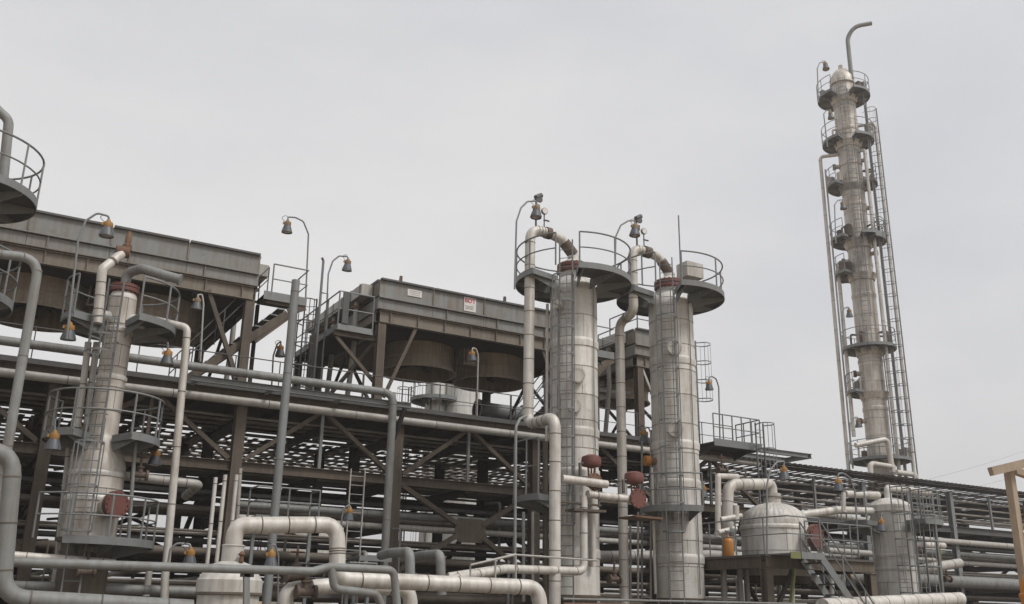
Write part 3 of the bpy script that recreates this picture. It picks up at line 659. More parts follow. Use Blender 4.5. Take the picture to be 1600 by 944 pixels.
# ================================================================== TWO PALE COLUMNS
def nozzle(th, c, phi, z, r_col, ln, r, m=CLAD, cover=RED, name='nozzle', t=.07, fr=1.45):
    u = phid(c, phi); p = V(c, z) + u * (r_col - .05)
    o = MB().tube([p, p + u * (ln + .05)], r, 20).build(name, m, th)
    flange(o, p + u * (ln - .03), u, r * fr, t, RUST if cover is RED else cover, 14)
    flange(o, p + u * (ln + t - .02), u, r * fr, t, cover, 14, 'blind_cover')
    return o
def pale_column(label, c, zdeck, gap, plat_r, top_z, z_bot, lad_phi):
    th = thing('process_column', label, 'column', V(c), 'pale columns')
    r = .785
    cs = courses(z_bot, top_z, .93)
    cladding(th, c, cs, r, 3)
    for z in (10.1, 7.15, 5.85, 3.4): ring_band(th, c, z, r, .26)
    MB().lathe([(r - .1, 0), (r - .1, z_bot - .05), (r + .03, z_bot - .05), (r + .03, z_bot + .02), (r - .03, z_bot + .05)], V(c), 40).build('skirt', BROWN, th)
    # head, neck and top flange
    MB().lathe([(r, top_z - .03), (r * .96, top_z + .16), (r * .8, top_z + .34), (.52, top_z + .46), (.45, top_z + .5), (.45, top_z + .72)], V(c), 40).build('top_head', CLAD, th)
    flange(th, V(c, top_z + .70), (0, 0, 1), .56, .12, RED, 18, 'top_flange')
    flange(th, V(c, top_z + .85), (0, 0, 1), .56, .12, RED, 18, 'top_flange')
    MB().lathe([(.5, top_z + .97), (.34, top_z + 1.1), (.2, top_z + 1.16), (.2, top_z + 1.3)], V(c), 24).build('outlet_neck', CLAD, th)
    ring_platform(th, c, zdeck, plat_r, r + .06, gap[1], 360 + gap[0], 1.12, STEEL, True, (gap[1] + 1, 360 + gap[0] + 26), True, 1.3)
    u = phid(c, lad_phi)
    ladder(th, V(c) + u * (r + .22), u, 1.0, zdeck + 1.2, .44, STEEL, (4.2, zdeck - .2))
    return th
C1 = (17.24, 25.7); C2 = (21.44, 25.7)
k1 = pale_column('pale clad column with top platform, left one of the tall middle pair', C1, 12.33, (-43, 5), 1.96, 12.0, 2.15, -14)
k2 = pale_column('pale clad column with top platform, right one of the tall middle pair', C2, 12.55, (-40, 12), 1.92, 12.2, 2.15, -6)

# lower side platforms
u = phid(C1, 0)
ring_platform(k1, C1, 5.02, 1.95, .85, -95, -34, 1.75, STEEL, True, None, True, .75)
ring_platform(k2, C2, 4.98, 1.55, .85, -52, 32, 1.1, STEEL, True, None, True, .6)
pl = MB()
for a, b in (((1002, 812), (1020, 806)),):
    pl.bar(at(980, 808, 25.0), at(1022, 812, 25.0), .9, .06, (0, 0, 1))
pl.build('side_deck', RUST, k2, smooth=0)
# standpipes and clips on the columns
for (th, c, phi, z0, z1, r) in ((k1, C1, 38, 3.0, 5.2, .085), (k1, C1, -70, 2.2, 11.5, .05), (k2, C2, -60, 2.3, 6.4, .05)):
    uu = phid(c, phi); pipe('standpipe', None, [V(c, z0) + uu * .93, V(c, z1) + uu * .93], r, PIPE_W, 0, None, th)
nozzle(k1, C1, -35, 11.35, .79, .18, .13, CLAD, CLAD)
nozzle(k1, C1, 8, 8.9, .79, .14, .17, CLAD, CLAD); nozzle(k1, C1, 2, 7.9, .79, .14, .15, CLAD, CLAD)
nozzle(k2, C2, 6, 10.45, .79, .14, .18, CLAD, CLAD); nozzle(k2, C2, 2, 7.6, .79, .14, .18, CLAD, CLAD)
nozzle(k2, C2, -62, 6.62, .79, .3, .12, RUST, ORANGE)
bx = MB().box(at(1078, 425, 25.2), (.75, .6, .55)); bx.build('equipment_box', CLAD, k2)
# small box standing on the left column's platform edge
def top_instruments(label, p, gp):
    th = thing('vent_valve', label, 'valve', p, 'vents and gauges on the overhead pipes')
    p = Vector(p); gp = Vector(gp)
    MB().tube([p, p + Vector((0, 0, 1.1))], .035, 8).build('stem', STEEL_D, th)
    MB().tube([p + Vector((-.02, 0, 1.05)), p + Vector((.22, .02, 1.2))], .09, 10).build('valve_body', STEEL_D, th)
    MB().box(p + Vector((.05, 0, .7)), (.12, .12, .2)).build('valve_block', STEEL_D, th)
    MB().lathe([(.0, 0), (.12, 0), (.13, .02), (.13, .04), (0, .04)], p + Vector((.1, -.02, 1.0)), 12, (0, -1, 0)).build('hand_wheel', STEEL_D, th)
    g_ = thing('pressure_gauge', label.replace('vent valve', 'round pressure gauge'), 'gauge', gp, 'vents and gauges on the overhead pipes')
    MB().tube([gp, gp + Vector((0, 0, .5))], .022, 8).build('stem', STEEL_D, g_)
    MB().tube([gp + Vector((0, .03, .62)), gp + Vector((0, -.05, .62))], .12, 18).build('case', STEEL, g_)
    MB().tube([gp + Vector((0, -.052, .62)), gp + Vector((0, -.06, .62))], .1, 18).build('dial', SIGN, g_)
    MB().tube([gp + Vector((-.02, 0, .3)), gp + Vector((.2, 0, .3))], .03, 8).build('cock', STEEL_D, g_)
# overhead line of the left column: neck - elbow - down - jog towards the viewer - down
zt1 = 13.3
yj = at(868, 655, Z=7.26).y
o1 = pipe('overhead_pipe', 'thick pale overhead pipe dropping left of the left pale column with an offset halfway', [V(C1, zt1 - .1), V(C1, zt1 + .12), (16.75, 25.7, zt1 + .55), (16.3, 25.7, 13.95), (15.50, 25.7, 13.95), (15.50, 25.7, 7.28), (15.50, 24.12, 7.28), (15.50, 24.12, .3)], .172, PIPE_W, .38, .95, None, 22)
for p, d in (((16.2, 25.7, 13.95), (1, 0, 0)),):
    MB().tube([Vector(p) - Vector(d) * .1, Vector(p) + Vector(d) * .1], .205, 18).build('flange_pair', VALVE, o1)
MB().tube([V(C1, zt1 + .08), (16.86, 25.7, zt1 + .46)], .2, 18).build('flange_pair', VALVE, o1)
top_instruments('vent valve on top of the left column overhead pipe', (15.72, 25.7, 14.1), (16.05, 25.7, 14.1))
o2 = pipe('overhead_pipe', 'thick pale overhead pipe with a swan neck between the two pale columns', [V(C2, zt1 + .0), V(C2, zt1 + .3), (20.95, 25.7, zt1 + .75), (20.5, 25.7, 14.15), (19.78, 25.7, 14.15), (19.78, 25.7, 11.75), (19.78, 26.55, 11.55), (19.78, 26.55, .3)], .165, PIPE_W, .36, .95, None, 22)
MB().tube([(20.3, 25.7, 14.15), (20.58, 25.7, 14.13)], .21, 18).build('flange_pair', VALVE, o2)
MB().tube([V(C2, zt1 + .24), (21.1, 25.7, zt1 + .62)], .19, 18).build('flange_pair', VALVE, o2)
top_instruments('vent valve on top of the right column overhead pipe', (20.0, 25.7, 14.3), (20.32, 25.7, 14.3))
MB().tube([V(C2, 12.6) + phid(C2, 12) * 1.9, V(C2, 15.0) + phid(C2, 12) * 1.9], .025, 8).build('lightning_rod', STEEL, k2)

# branch pipes and red control valves between the pale columns
def control_valve(label, p, s=1.0, front=True):
    p = Vector(p); th = thing('control_valve', label, 'valve', p, 'red diaphragm valves')
    MB().lathe([(.02, .40), (.16, .39), (.29, .33), (.31, .22), (.31, .10), (.27, .04), (.08, .0), (.05, -.02)], p, 24).build('diaphragm_head', RED, th)
    y = MB(); 
    for sx in (-.12, .12): y.tube([p + Vector((sx, 0, .03)), p + Vector((sx * .8, 0, -.32))], .03, 8)
    y.tube([p + Vector((0, 0, .02)), p + Vector((0, 0, -.4))], .025, 8); y.build('yoke', RUST, th)
    b = MB().lathe([(.05, -.62), (.17, -.56), (.2, -.45), (.16, -.34), (.06, -.3)], p, 18); b.build('valve_body', BROWN if front else RED, th)
    flange(th, p + Vector((.0, -.14, -.45)), (0, -1, 0), .27 if front else .3, .07, RUST if front else RED, 10, 'end_flange')
    MB().tube([p + Vector((-.3, 0, .1)), p + Vector((-.42, 0, .1)), p + Vector((-.42, 0, -.3))], .05, 8).build('positioner', STEEL_D, th)
    return th
control_valve('red diaphragm valve over the short pipe in front of the left pale column', at(924, 731, 24.4))
control_valve('red diaphragm valve beside the pipe between the two pale columns', at(991, 757, 24.2), 1, False)
pipe('branch_pipe', 'short pale pipe in front of the left column under the red valve', [at(878, 748, 24.1), at(948, 757, 24.1)], .125, PIPE_W, 0, None)
pipe('branch_pipe', 'pale pipe crossing between the two columns below the red valves', [at(918, 772, 24.2), at(1008, 783, 24.2)], .115, PIPE_W, 0, 1.0)
pipe('branch_pipe', 'pale pipe standing before the left column and turning left near the bottom', [at(912, 775, 24.3), at(912, 893, 24.3), at(790, 889, 23.6), at(700, 906, 22.8)], .12, PIPE_W, .25, 1.2)
pd = thing('valve_platform', 'small steel valve stand in front of the left pale column', 'stand', at(922, 800, 24.3))
a = at(890, 797, 24.3); b = at(940, 800, 24.3)
MB().bar(a, b, .5, .07).build('shelf', BROWN, pd, smooth=0)
for x in (890, 936): MB().bar(at(x, 790, 24.3), at(x, 745, 24.3), .05, .05).build('upright', STEEL, pd, smooth=0)
MB().bar(at(870, 783, 24.3), at(938, 790, 24.3), .12, .05).build('shelf', BROWN, pd, smooth=0)
nr = thing('low_handrail', 'thin grey handrail passing before the foot of the left pale column', 'railing', at(720, 880, 22.5))
railing_mb(MB(), [at(735, 883, 22.5) , at(806, 866, 22.8)], .0, 9, False).tube([at(735, 883, 22.5), at(806, 867, 22.8), at(934, 876, 23.5)], .03, 6).build('rail', PIPE_L, nr)
for x, y in ((735, 883), (774, 875), (806, 867)): MB().tube([at(x, y, 22.6), at(x, y + 38, 22.6)], .025, 6).build('rail_post', PIPE_L, nr)
# tubes climbing left of the left column
pipe('climbing_tube', 'thin grey tube rising past the side platform and hooking over beside the left pale column', [at(804, 930, 24.6), at(806, 668, 24.6), at(812, 655, 24.7), at(822, 650, 24.8)], .045, PIPE_G, .15)
for k, (x, yt) in enumerate(((818, 800), (832, 800))): pipe('climbing_tube', 'thin grey tube standing under the side platform of the left pale column, ' + ('left one', 'right one')[k], [at(x, 940, 25.2), at(x, yt, 25.2)], .05, PIPE_G, 0, None, None, 10, 'pipe', 'tubes under the side platform')
pipe('climbing_tube', 'brown steel upright beside the left edge of the left pale column', [at(853, 940, 25.8), at(852, 690, 25.8)], .09, BROWN, 0)
for k, (x, yt, m) in enumerate(((1003, 690, PIPE_G), (997, 800, PIPE_L), (1017, 672, PIPE_L), (985, 820, PIPE_G))):
    pipe('climbing_tube', ('tall thin grey tube left of the right pale column', 'short pale tube left of the right pale column', 'thin pale tube hugging the left edge of the right pale column', 'short grey tube between the pale columns')[k], [at(x, 940, 26.4), at(x, yt, 26.4)], .04, m, 0, None, None, 10)

# ================================================================== LEFT COLUMN
CL = (3.42, 28.0)
kl = thing('slim_column', 'slim column with three ring platforms and a cage ladder at the left', 'column', V(CL))
ru, rl_ = .37, .69
cladding(kl, CL, courses(6.0, 9.9, .62), ru, 2, CLAD_T); cladding(kl, CL, courses(3.3, 5.05, .58), rl_, 3, CLAD_T)
MB().lathe([(rl_ + .01, 5.03), (rl_ + .015, 5.15), (rl_ - .06, 5.4), (ru + .03, 5.95), (ru + .02, 6.02)], V(CL), 36).build('cone_section', CLAD_T, kl)
for z, rr in ((8.95, ru), (7.6, ru), (4.95, rl_), (4.3, rl_)): ring_band(kl, CL, z, rr, .12)
MB().lathe([(.62, 0), (.62, 3.2), (.75, 3.2), (.75, 3.3), (.6, 3.32)], V(CL), 32).build('skirt', BROWN, kl)
MB().lathe([(ru, 9.88), (ru, 9.95), (ru * .9, 10.05), (.3, 10.12)], V(CL), 28).build('top_head', CLAD, kl)
flange(kl, V(CL, 10.1), (0, 0, 1), .40, .1, RED, 14, 'top_flange'); flange(kl, V(CL, 10.22), (0, 0, 1), .40, .08, RED, 14, 'top_flange')
o = nozzle(kl, CL, 62, 9.25, ru, .34, .2, CLAD, CLAD, 'side_nozzle', .05, 1.1)
nozzle(kl, CL, -62, 9.3, ru, .34, .16, CLAD, CLAD, 'side_nozzle', .05, 1.1)
o = nozzle(kl, CL, 32, at(185, 790, 27.3).z, rl_, .35, .27, CLAD, RED, 'manway', .07, 1.3)
zt = at(230, 497, 26.7).z
ring_platform(kl, CL, zt, 1.5, .5, 18, 158, 1.1, STEEL, True, None, True, .9)
ring_platform(kl, CL, zt, 1.5, .5, 205, 308, 1.1, STEEL, True, None, True, .9)
zm = at(215, 680, 26.7).z
ring_platform(kl, CL, zm, 1.47, .5, 28, 150, 1.1, STEEL, True, None, True, .8)
ring_platform(kl, CL, zm, 1.47, .5, 232, 330, 1.1, STEEL, True, None, True, .8)
railing_mb(MB(), arc(CL, 1.46, zm, -32, 30, 10), 1.1, 9).build('railing', STEEL, kl)
zl = at(200, 845, 26.6).z
ring_platform(kl, CL, zl, 1.65, .78, -20, 150, 1.1, STEEL, True, (-50, 150), True, .8)
u = phid(CL, -22); ladder(kl, V(CL) + u * .62, u, zm - .2, zt + 1.2, .42, STEEL, (zm + 2.2, zt - .1))
u = phid(CL, -12); ladder(kl, V(CL) + u * 1.02, u, .8, zm + .4, .42, STEEL, (3.4, zm - .3))
pipe('vent_pipe', 'grey vent pipe bending over the top of the slim left column to an open end', [V(CL, 10.28), V(CL, 10.72), at(222, 420, 27.6), at(281, 437, 27.2)], .14, PIPE_G, .25, None, None, 18)
e = at(281, 437, 27.2); d_ = (e - at(222, 420, 27.6)).normalized()
tip = MB().tube([e - d_ * .03, e + d_ * .03], .165, 18).build('end_ring', PIPE_G, bpy.data.objects['vent_pipe'])
rv = pipe('relief_pipe', 'pale stub pipe left of the slim column top leading up to a rusty relief valve', [at(152, 505, 27.3), at(160, 421, 27.3), at(190, 397, 27.6)], .13, PIPE_W, .2, .9)
tv = thing('relief_valve', 'rusty relief valve standing above the pale stub pipe before the left cooler', 'valve', at(195, 395, 27.65))
p = at(196, 394, 27.65)
MB().tube([p + Vector((-.25, 0, -.02)), p + Vector((.1, 0, .0))], .17, 14).build('valve_body', RUST, tv)
MB().lathe([(.13, 0), (.13, .16), (.09, .2), (.09, .44), (.06, .5), (.06, .58), (0, .6)], p + Vector((.03, 0, .05)), 16).build('bonnet', RUST, tv)
pipe('drop_pipe', 'pale drop pipe leaving the slim left column and falling straight to the ground', [at(243, 500, 27.9), at(293, 512, 27.4), at(258, 900, 27.4), at(257, 940, 27.4)], .105, PIPE_W, .2, 1.6)
pipe('riser_pipe', 'pale riser pipe left of the slim column, left one of the upper pair', [at(122, 668, 28.6), at(138, 535, 28.6)], .09, PIPE_W, 0, 1.0)
pipe('riser_pipe', 'pale riser pipe left of the slim column, right one of the upper pair', [at(135, 664, 28.6), at(151, 535, 28.6)], .085, PIPE_W, 0, 1.0)
pipe('riser_pipe', 'pale riser pipe left of the slim column foot, left one of the lower pair', [at(88, 890, 28.4), at(108, 700, 28.4)], .08, PIPE_L, 0, 1.0)
pipe('riser_pipe', 'pale riser pipe left of the slim column foot, right one of the lower pair', [at(97, 860, 28.3), at(117, 694, 28.3)], .08, PIPE_L, 0, 1.0)
pipe('riser_pipe', 'thin grey pipe standing right of the slim column manway', [at(200, 850, 27.4), at(208, 740, 27.4), at(212, 690, 27.4)], .05, PIPE_G, 0)

# ================================================================== COLUMN AT THE LEFT EDGE
CE = (-0.95, 25.7)
ke = thing('edge_column', 'column at the left picture edge of which only the platforms show', 'column', V(CE))
cladding(ke, CE, courses(2.2, 11.4, .93), .78, 3); MB().lathe([(.7, 0), (.7, 2.2)], V(CE), 32).build('skirt', BROWN, ke)
MB().lathe([(.78, 11.38), (.7, 11.6), (.4, 11.8), (.3, 11.85), (.3, 12.1)], V(CE), 32).build('top_head', CLAD, ke)
ring_platform(ke, CE, 11.28, 1.72, .84, 10, 330, 1.15, STEEL, True, None, True, 1.0)
ring_platform(ke, CE, 8.55, 1.6, .84, 20, 170, 1.15, STEEL, True, None, True, .8)
pe = at(12, 185, 25.5)
pipe('swan_neck_vent', 'grey swan neck vent pipe above the platform at the left picture edge', [(CE[0] + .2, CE[1] - .2, 12.0), (CE[0] + .2, CE[1] - .2, 14.1), at(-8, 168, 25.5), at(14, 188, 25.5), at(4, 290, 25.5)], .12, PIPE_G, .3, None, None, 16)
pipe('tall_grey_pipe', 'tall grey pipe at the left edge bending over in front of the left cooler', [at(-60, 391, 24.0), at(62, 404, 24.0), at(8, 720, 24.0), at(-20, 900, 24.0)], .108, PIPE_G, .42, 2.2, None, 18)
pipe('foreground_pipe', 'thick grey foreground pipe looping down the left edge and along the bottom', [at(-60, 700, 17.0), at(22, 706, 17.0), at(2, 934, 17.0), at(300, 950, 17.0)], .132, PIPE_G, .4, 1.9, None, 20)

# ================================================================== STANCHION IN FRONT OF THE STAIRS
pipe('stanchion', 'tall bluish grey steel stanchion rising before the stairs of the left cooler', [(8.34, 28.0, .2), (8.34, 28.0, 11.42)], .128, STEEL, 0, 2.6, None, 18, 'post')

# ================================================================== TALL TOWER
CT = (52.75, 42.5)
kt = thing('tall_tower', 'very tall slender clad tower with many platforms at the right behind the rack', 'tower', V(CT))
rt_ = .78; ztop = 39.6
cladding(kt, CT, courses(7.0, ztop, 1.25), rt_, 2, CLAD_T)
for z in (33.0, 35.8, 29.8, 26.9, 25.2, 23.0, 18.3, 15.0): ring_band(kt, CT, z, rt_, .25, CLAD_T)
MB().lathe([(.7, 0), (.78, 7.0)], V(CT), 32).build('skirt', BROWN, kt)
MB().lathe([(rt_, ztop - .05), (rt_ + .12, ztop), (rt_ + .12, ztop + .5), (rt_ * .92, ztop + .85), (.45, ztop + 1.2), (.18, ztop + 1.3), (.16, ztop + 1.7), (0, ztop + 1.72)], V(CT), 32).build('top_head', CLAD_T, kt)
TP = [(38.55, 25, 335, 1.85), (34.85, 20, 340, 1.8), (31.4, 215, 322, 1.75), (31.4, 62, 130, 1.7), (27.2, 10, 330, 1.85), (24.6, 225, 325, 1.8), (27.0, 40, 120, 1.85), (19.2, 0, 359, 1.75), (16.2, 225, 320, 1.7), (11.6, 0, 359, 1.9)]
for (z, a0, a1, ro) in TP: ring_platform(kt, CT, z, ro, .84, a0, a1, 1.2, STEEL, True, None, True, 1.1)
for (ph, z0, z1) in ((-2, 34.9, 39.8), (6, 24.0, 34.9), (0, 19.0, 27.0), (64, 11.6, 19.5)):
    u = phid(CT, ph); ladder(kt, V(CT) + u * (.78 + .3), u, z0, z1, .5, STEEL, (z0 + 2.2, z1 - 1.3), .35)
u = phid(CT, 72); ladder(kt, V(CT) + u * 1.5, u, 4.0, 38.2, .45, STEEL, (12.0, 37.0), .45)
for (ph, z, ln, r) in ((-85, 33.0, .35, .16), (-80, 25.6, .35, .17), (80, 33.2, .3, .15), (85, 29.5, .3, .16), (-82, 17.5, .3, .16), (78, 26.0, .35, .15), (-70, 14.2, .3, .15)): nozzle(kt, CT, ph, z, .78, ln, r, CLAD_T, RUST)
pipe('tower_vent', 'grey vent pipe curving to the right from the top of the tall tower', [V(CT, 39.8) + phid(CT, 60) * .8, V(CT, 43.3) + phid(CT, 60) * .8, V(CT, 44.2) + phid(CT, 72) * 1.3, V(CT, 44.4) + phid(CT, 88) * 2.5], .16, PIPE_G, 1.3, None, None, 14)
TR = [(-82, 2.05, 9.5, 33.9, .125, 'thick pale riser on the left side of the tall tower'), (-76, 1.55, 13.2, 25.5, .13, 'shorter pale riser on the left side of the tall tower'),
      (-60, 2.0, 11.0, 32.5, .06, 'thin tube on the left side of the tall tower'),
      (58, 1.25, 8.0, 33.8, .125, 'thick pale riser close to the right flank of the tall tower'), (78, 1.5, 8.0, 37.5, .07, 'thin grey riser on the right flank of the tall tower'),
      (86, 1.95, 8.0, 36.0, .11, 'outer pale riser on the right side of the tall tower'), (100, 2.2, 8.0, 37.5, .05, 'outermost thin tube on the right side of the tall tower')]
for ph, ro, z0, z1, r, lab in TR:
    u = phid(CT, ph); ui = V(CT, z1) + u * .85
    pts = [V(CT, z0) + u * ro, V(CT, z1) + u * ro]
    if r > .1: pts.append(V(CT, z1 + .05) + u * .8)
    pipe('tower_riser', lab, pts, r, PIPE_W if r > .1 else PIPE_G, .3, 2.2 if r > .1 else None, None, 14)
pa = at(1335, 695, 41.2); pb_ = at(1386, 686, 40.6); pc = at(1392, 733, 40.6)
pipe('tower_line', 'pale pipe loop in front of the tall tower foot', [at(1337, 696, 41.4), at(1386, 686, 40.8), at(1395, 738, 40.8)], .17, PIPE_W, .3, None, None, 14)
pipe('tower_line', 'pale pipe arch low beside the tall tower foot above the rack roof', [at(1360, 760, 40.8), at(1360, 724, 40.8), at(1396, 730, 40.8)], .17, PIPE_W, .3, None, None, 14)
pipe('tower_line', 'pale pipe with two bends right of the tall tower foot', [at(1400, 738, 41), at(1432, 742, 41), at(1432, 760, 41)], .17, PIPE_W, .3, None, None, 14)

# ================================================================== DRUM VESSEL, ITS TABLE AND STAIR
CD = (25.75, 25.6); rd = 1.17
kd = thing('drum_vessel', 'wide pale vessel with a ribbed dome and red manway right of the columns', 'vessel', V(CD))
zc = at(1205, 822, 25.6).z
cladding(kd, CD, [3.0, 3.85, zc - .1], rd, 3)
ring_band(kd, CD, zc - .08, rd, .12)
prof = [(rd + .005, 0), (rd - .005, .14), (rd * .95, .32), (rd * .84, .5), (rd * .64, .66), (rd * .45, .75), (.36, .78)]
ng = 40
for k in range(ng):                                        # dome gores
    a0 = 2 * math.pi * k / ng; a1 = a0 + 2 * math.pi / ng - .004; q = MB(); rings = []
    for r, z in prof: rings.append([Vector((CD[0] + math.cos(a) * (r + dr), CD[1] + math.sin(a) * (r + dr), zc + z + dr)) for a, dr in ((a0, -.003), (a0 + .02, .001), (a1 - .02, .001), (a1, -.003))])
    q.quadstrip(rings, False, False).build('dome_gore', CLAD, kd)
MB().lathe([(r - .008, z - .006) for r, z in prof] + [(.3, .82), (.3, 1.15)], V(CD, zc), 40).build('dome', CLAD, kd)
MB().lathe([(.34, .98), (.34, 1.04)], V(CD, zc), 24).build('neck_band', RPIPE, kd)
o = nozzle(kd, CD, 58, at(1250, 842, 25).z, rd, .42, .32, CLAD, RED, 'manway', .08, 1.35)
MB().lathe([(rd - .05, 2.75), (rd - .05, 3.0)], V(CD), 40).build('skirt', BROWN, kd)
ztp = at(1200, 756, 25.6).z
pipe('vessel_pipe', 'thick pale pipe arching left from the top of the wide vessel', [V(CD, zc + 1.1), V(CD, ztp), at(1137, 757, 25.4), at(1137, 870, 25.4)], .20, PIPE_W, .45, 1.0, None, 20)
pipe('vessel_pipe', 'slim pale square-cornered pipe left of the wide vessel', [at(1122, 840, 25.0), at(1122, 744, 25.0), at(1152, 745, 25.6)], .1, PIPE_W, .08, None, None, 14)
pipe('vessel_pipe', 'tapered pale pipe going right from the wide vessel', [at(1252, 805, 26.2), at(1310, 797, 26.0), at(1362, 799, 26.0)], [.06, .17, .17] and .15, PIPE_W, .2, None, None, 16)
va = thing('valve_cluster', 'cluster of grey valves and short pipes left of the wide vessel', 'valve', at(1142, 815, 24.9))
MB().tube([at(1126, 812, 24.9), at(1158, 806, 24.9)], .09, 12).build('cross_pipe', PIPE_W, va)
MB().tube([at(1122, 832, 24.9), at(1150, 826, 24.9)], .09, 12).build('cross_pipe', PIPE_W, va)
MB().tube([at(1150, 816, 24.9), at(1150, 790, 24.9)], .11, 12).build('stub', PIPE_W, va)
MB().lathe([(.05, .3), (.14, .24), (.16, .1), (.1, 0)], at(1142, 838, 24.9), 14).build('valve_body', STEEL, va)
oc = thing('orange_cylinder', 'orange cylinder standing on the vessel platform left of the wide vessel', 'cylinder', at(1139, 870, 24.7))
p = at(1139, 871, 24.7)
MB().lathe([(.0, 0), (.15, 0), (.17, .03), (.175, .5), (.15, .58), (.06, .64), (.05, .7), (0, .72)], p, 24).build('bottle', ORANGE, oc)
MB().tube([p + Vector((0, 0, .68)), p + Vector((0, 0, .85))], .03, 8).build('valve_stem', STEEL, oc)
MB().tube([p + Vector((-.1, 0, .84)), p + Vector((.1, 0, .84))], .035, 8).build('handle', STEEL, oc)

zq = at(1210, 866, 22.6).z; x0q, y0q = at(1196, 868, 22.6).x, 22.6
x1q = at(1366, 880, 22.6).x; y1q = 27.6
kq = thing('vessel_platform', 'steel table platform with railings and a stair carrying the wide vessel', 'platform', (x0q, y0q, 0))
MB().box(((x0q + x1q) / 2, (y0q + y1q) / 2, zq - .03), (x1q - x0q, y1q - y0q, .05)).build('deck', STEEL_D, kq, smooth=0)
for a, b, m in (((x0q, y0q), (x1q, y0q), BROWN), ((x0q, y0q + .2), (x0q, y1q), BROWN), ((x1q, y0q + .2), (x1q, y1q), BROWN), ((x0q + .2, y1q), (x1q - .2, y1q), BROWN_D)):
    MB().ibeam((a[0], a[1], zq - .24), (b[0], b[1], zq - .24), .2, .36).build('beam', m, kq, smooth=0)
for x in (x0q + .1, x1q - .15):
    for y in (y0q + .1, y1q - .1):
        MB().ibeam((x, y, .1), (x, y, zq - .44), .28, .28).build('leg', BROWN, kq, smooth=0)
        MB().bar((x + (.15 if x < x0q + 1 else -.15), y, 1.6), (x + (1.1 if x < x0q + 1 else -1.1), y, zq - .45), .1, .12).build('brace', BROWN_D, kq, smooth=0)
MB().bar((x0q + 1.1, y0q - .1, zq - .42), (x0q + .5, y0q - .1, .6), .1, .08).build('lime_brace', LIME, kq, smooth=0)
# stair landing and flight down to the right
xs0, xs1 = x0q + .15, x0q + 1.6
MB().box(((xs0 + xs1) / 2, y0q - .45, zq - .02), (xs1 - xs0, .9, .04)).build('landing', STEEL, kq, smooth=0)
MB().box(((xs0 + xs1) / 2 + .22, y0q - .91, zq - .06), (xs1 - xs0 - .45, .03, .2)).build('toe_plate', STEEL, kq, smooth=0)
MB().box((xs0 + .21, y0q - .9, zq - .07), (.42, .035, .2)).build('lime_plate', LIME, kq, smooth=0)
for y in (y0q - .9, y0q - .08): MB().bar((xs1 - .1, y, zq - .12), (xs1 + 2.7, y, .35), .04, .24).build('stringer', STEEL, kq, smooth=0)
for k in range(10):
    q = (k + .6) / 10; MB().box((xs1 - .1 + 2.8 * q, y0q - .49, zq - .05 + (.4 - zq) * q), (.24, .78, .035)).build('tread', STEEL_D, kq, smooth=0)
railing_mb(MB(), [Vector((x0q - .02, y1q, zq)), Vector((x0q - .02, y0q - .0, zq)), Vector((xs0, y0q - .88, zq)), Vector((xs1 - .1, y0q - .88, zq))], 1.1, 1.4, True, .024).build('railing', STEEL, kq)
railing_mb(MB(), [Vector((xs1 + .2, y0q, zq)), Vector((x1q, y0q, zq)), Vector((x1q, y1q - .2, zq))], 1.1, 1.2, True, .024).build('railing', STEEL, kq)
for y in (y0q - .9, y0q - .08):
    r_ = MB(); a = Vector((xs1 - .1, y, zq)); b = Vector((xs1 + 2.6, y, .4))
    for h in (1.05, .55): r_.tube([a + Vector((0, 0, h)), b + Vector((0, 0, h))], .024, 6)
    for k in range(4): p = a + (b - a) * k / 3; r_.tube([p, p + Vector((0, 0, 1.05))], .024, 6)
    r_.build('stair_rail', STEEL, kq)
for k, x in enumerate((x0q + .7, x0q + 1.6, x0q + 2.1)): pipe('underfloor_pipe', 'pale pipe standing under the vessel platform', [(x, 25.3 + .2 * k, 0), (x, 25.3 + .2 * k, zq - .3)], .1, PIPE_L, 0, None, None, 12, 'pipe', 'pipes under the vessel platform')

# ================================================================== RIGHT VESSEL
CV = (32.5, 26.0); rv_ = .76
kv = thing('small_column', 'short clad column with a bell top right of the vessel platform', 'column', V(CV))
zv = at(1390, 800, 26).z
cladding(kv, CV, courses(2.0, zv, .95), rv_, 3); MB().lathe([(rv_ - .06, 0), (rv_ - .06, 2.0)], V(CV), 32).build('skirt', BROWN, kv)
MB().lathe([(rv_ + .0, -.06), (rv_ + .06, -.02), (rv_ + .07, .22), (rv_ * .9, .36), (.4, .5), (.14, .54), (.14, .75)], V(CV, zv), 36).build('top_head', CLAD, kv)
ring_band(kv, CV, 4.0, rv_, .1); ring_band(kv, CV, 3.5, rv_, .1)
zp = at(1360, 815, 25.5).z
ring_platform(kv, CV, zp, 2.0, .84, -110, -25, 1.15, STEEL, True, None, True, .8)
ring_platform(kv, CV, zp + .05, 1.9, .84, 40, 120, 1.15, STEEL, True, None, True, .8)
u = phid(CV, 18); ladder(kv, V(CV) + u * (rv_ + .25), u, .8, zp + 1.5, .46, STEEL, (2.6, zp + 1.3))
u = phid(CV, 48); ladder(kv, V(CV) + u * (rv_ + .55), u, .8, zp + 1.3, .46, STEEL, (2.6, zp + 1.2))
pipe('link_pipe', 'pale pipe leaving the short column top to the right', [V(CV, zv + .7), V(CV, zv + .95), at(1452, 770, 26.3)], .13, PIPE_W, .2)
pipe('link_pipe', 'pale pipe stub reaching left above the short column platform', [at(1320, 772, 26), at(1372, 774, 26.2)], .14, PIPE_W, 0)
pipe('link_pipe', 'slim pale pipe bent down between vessel platform and short column', [at(1318, 770, 25.6), at(1318, 800, 25.6), at(1320, 800, 25.6)], .08, PIPE_W, 0)
for k, (x, yt) in enumerate(((1451, 842), (1470, 855))): pass
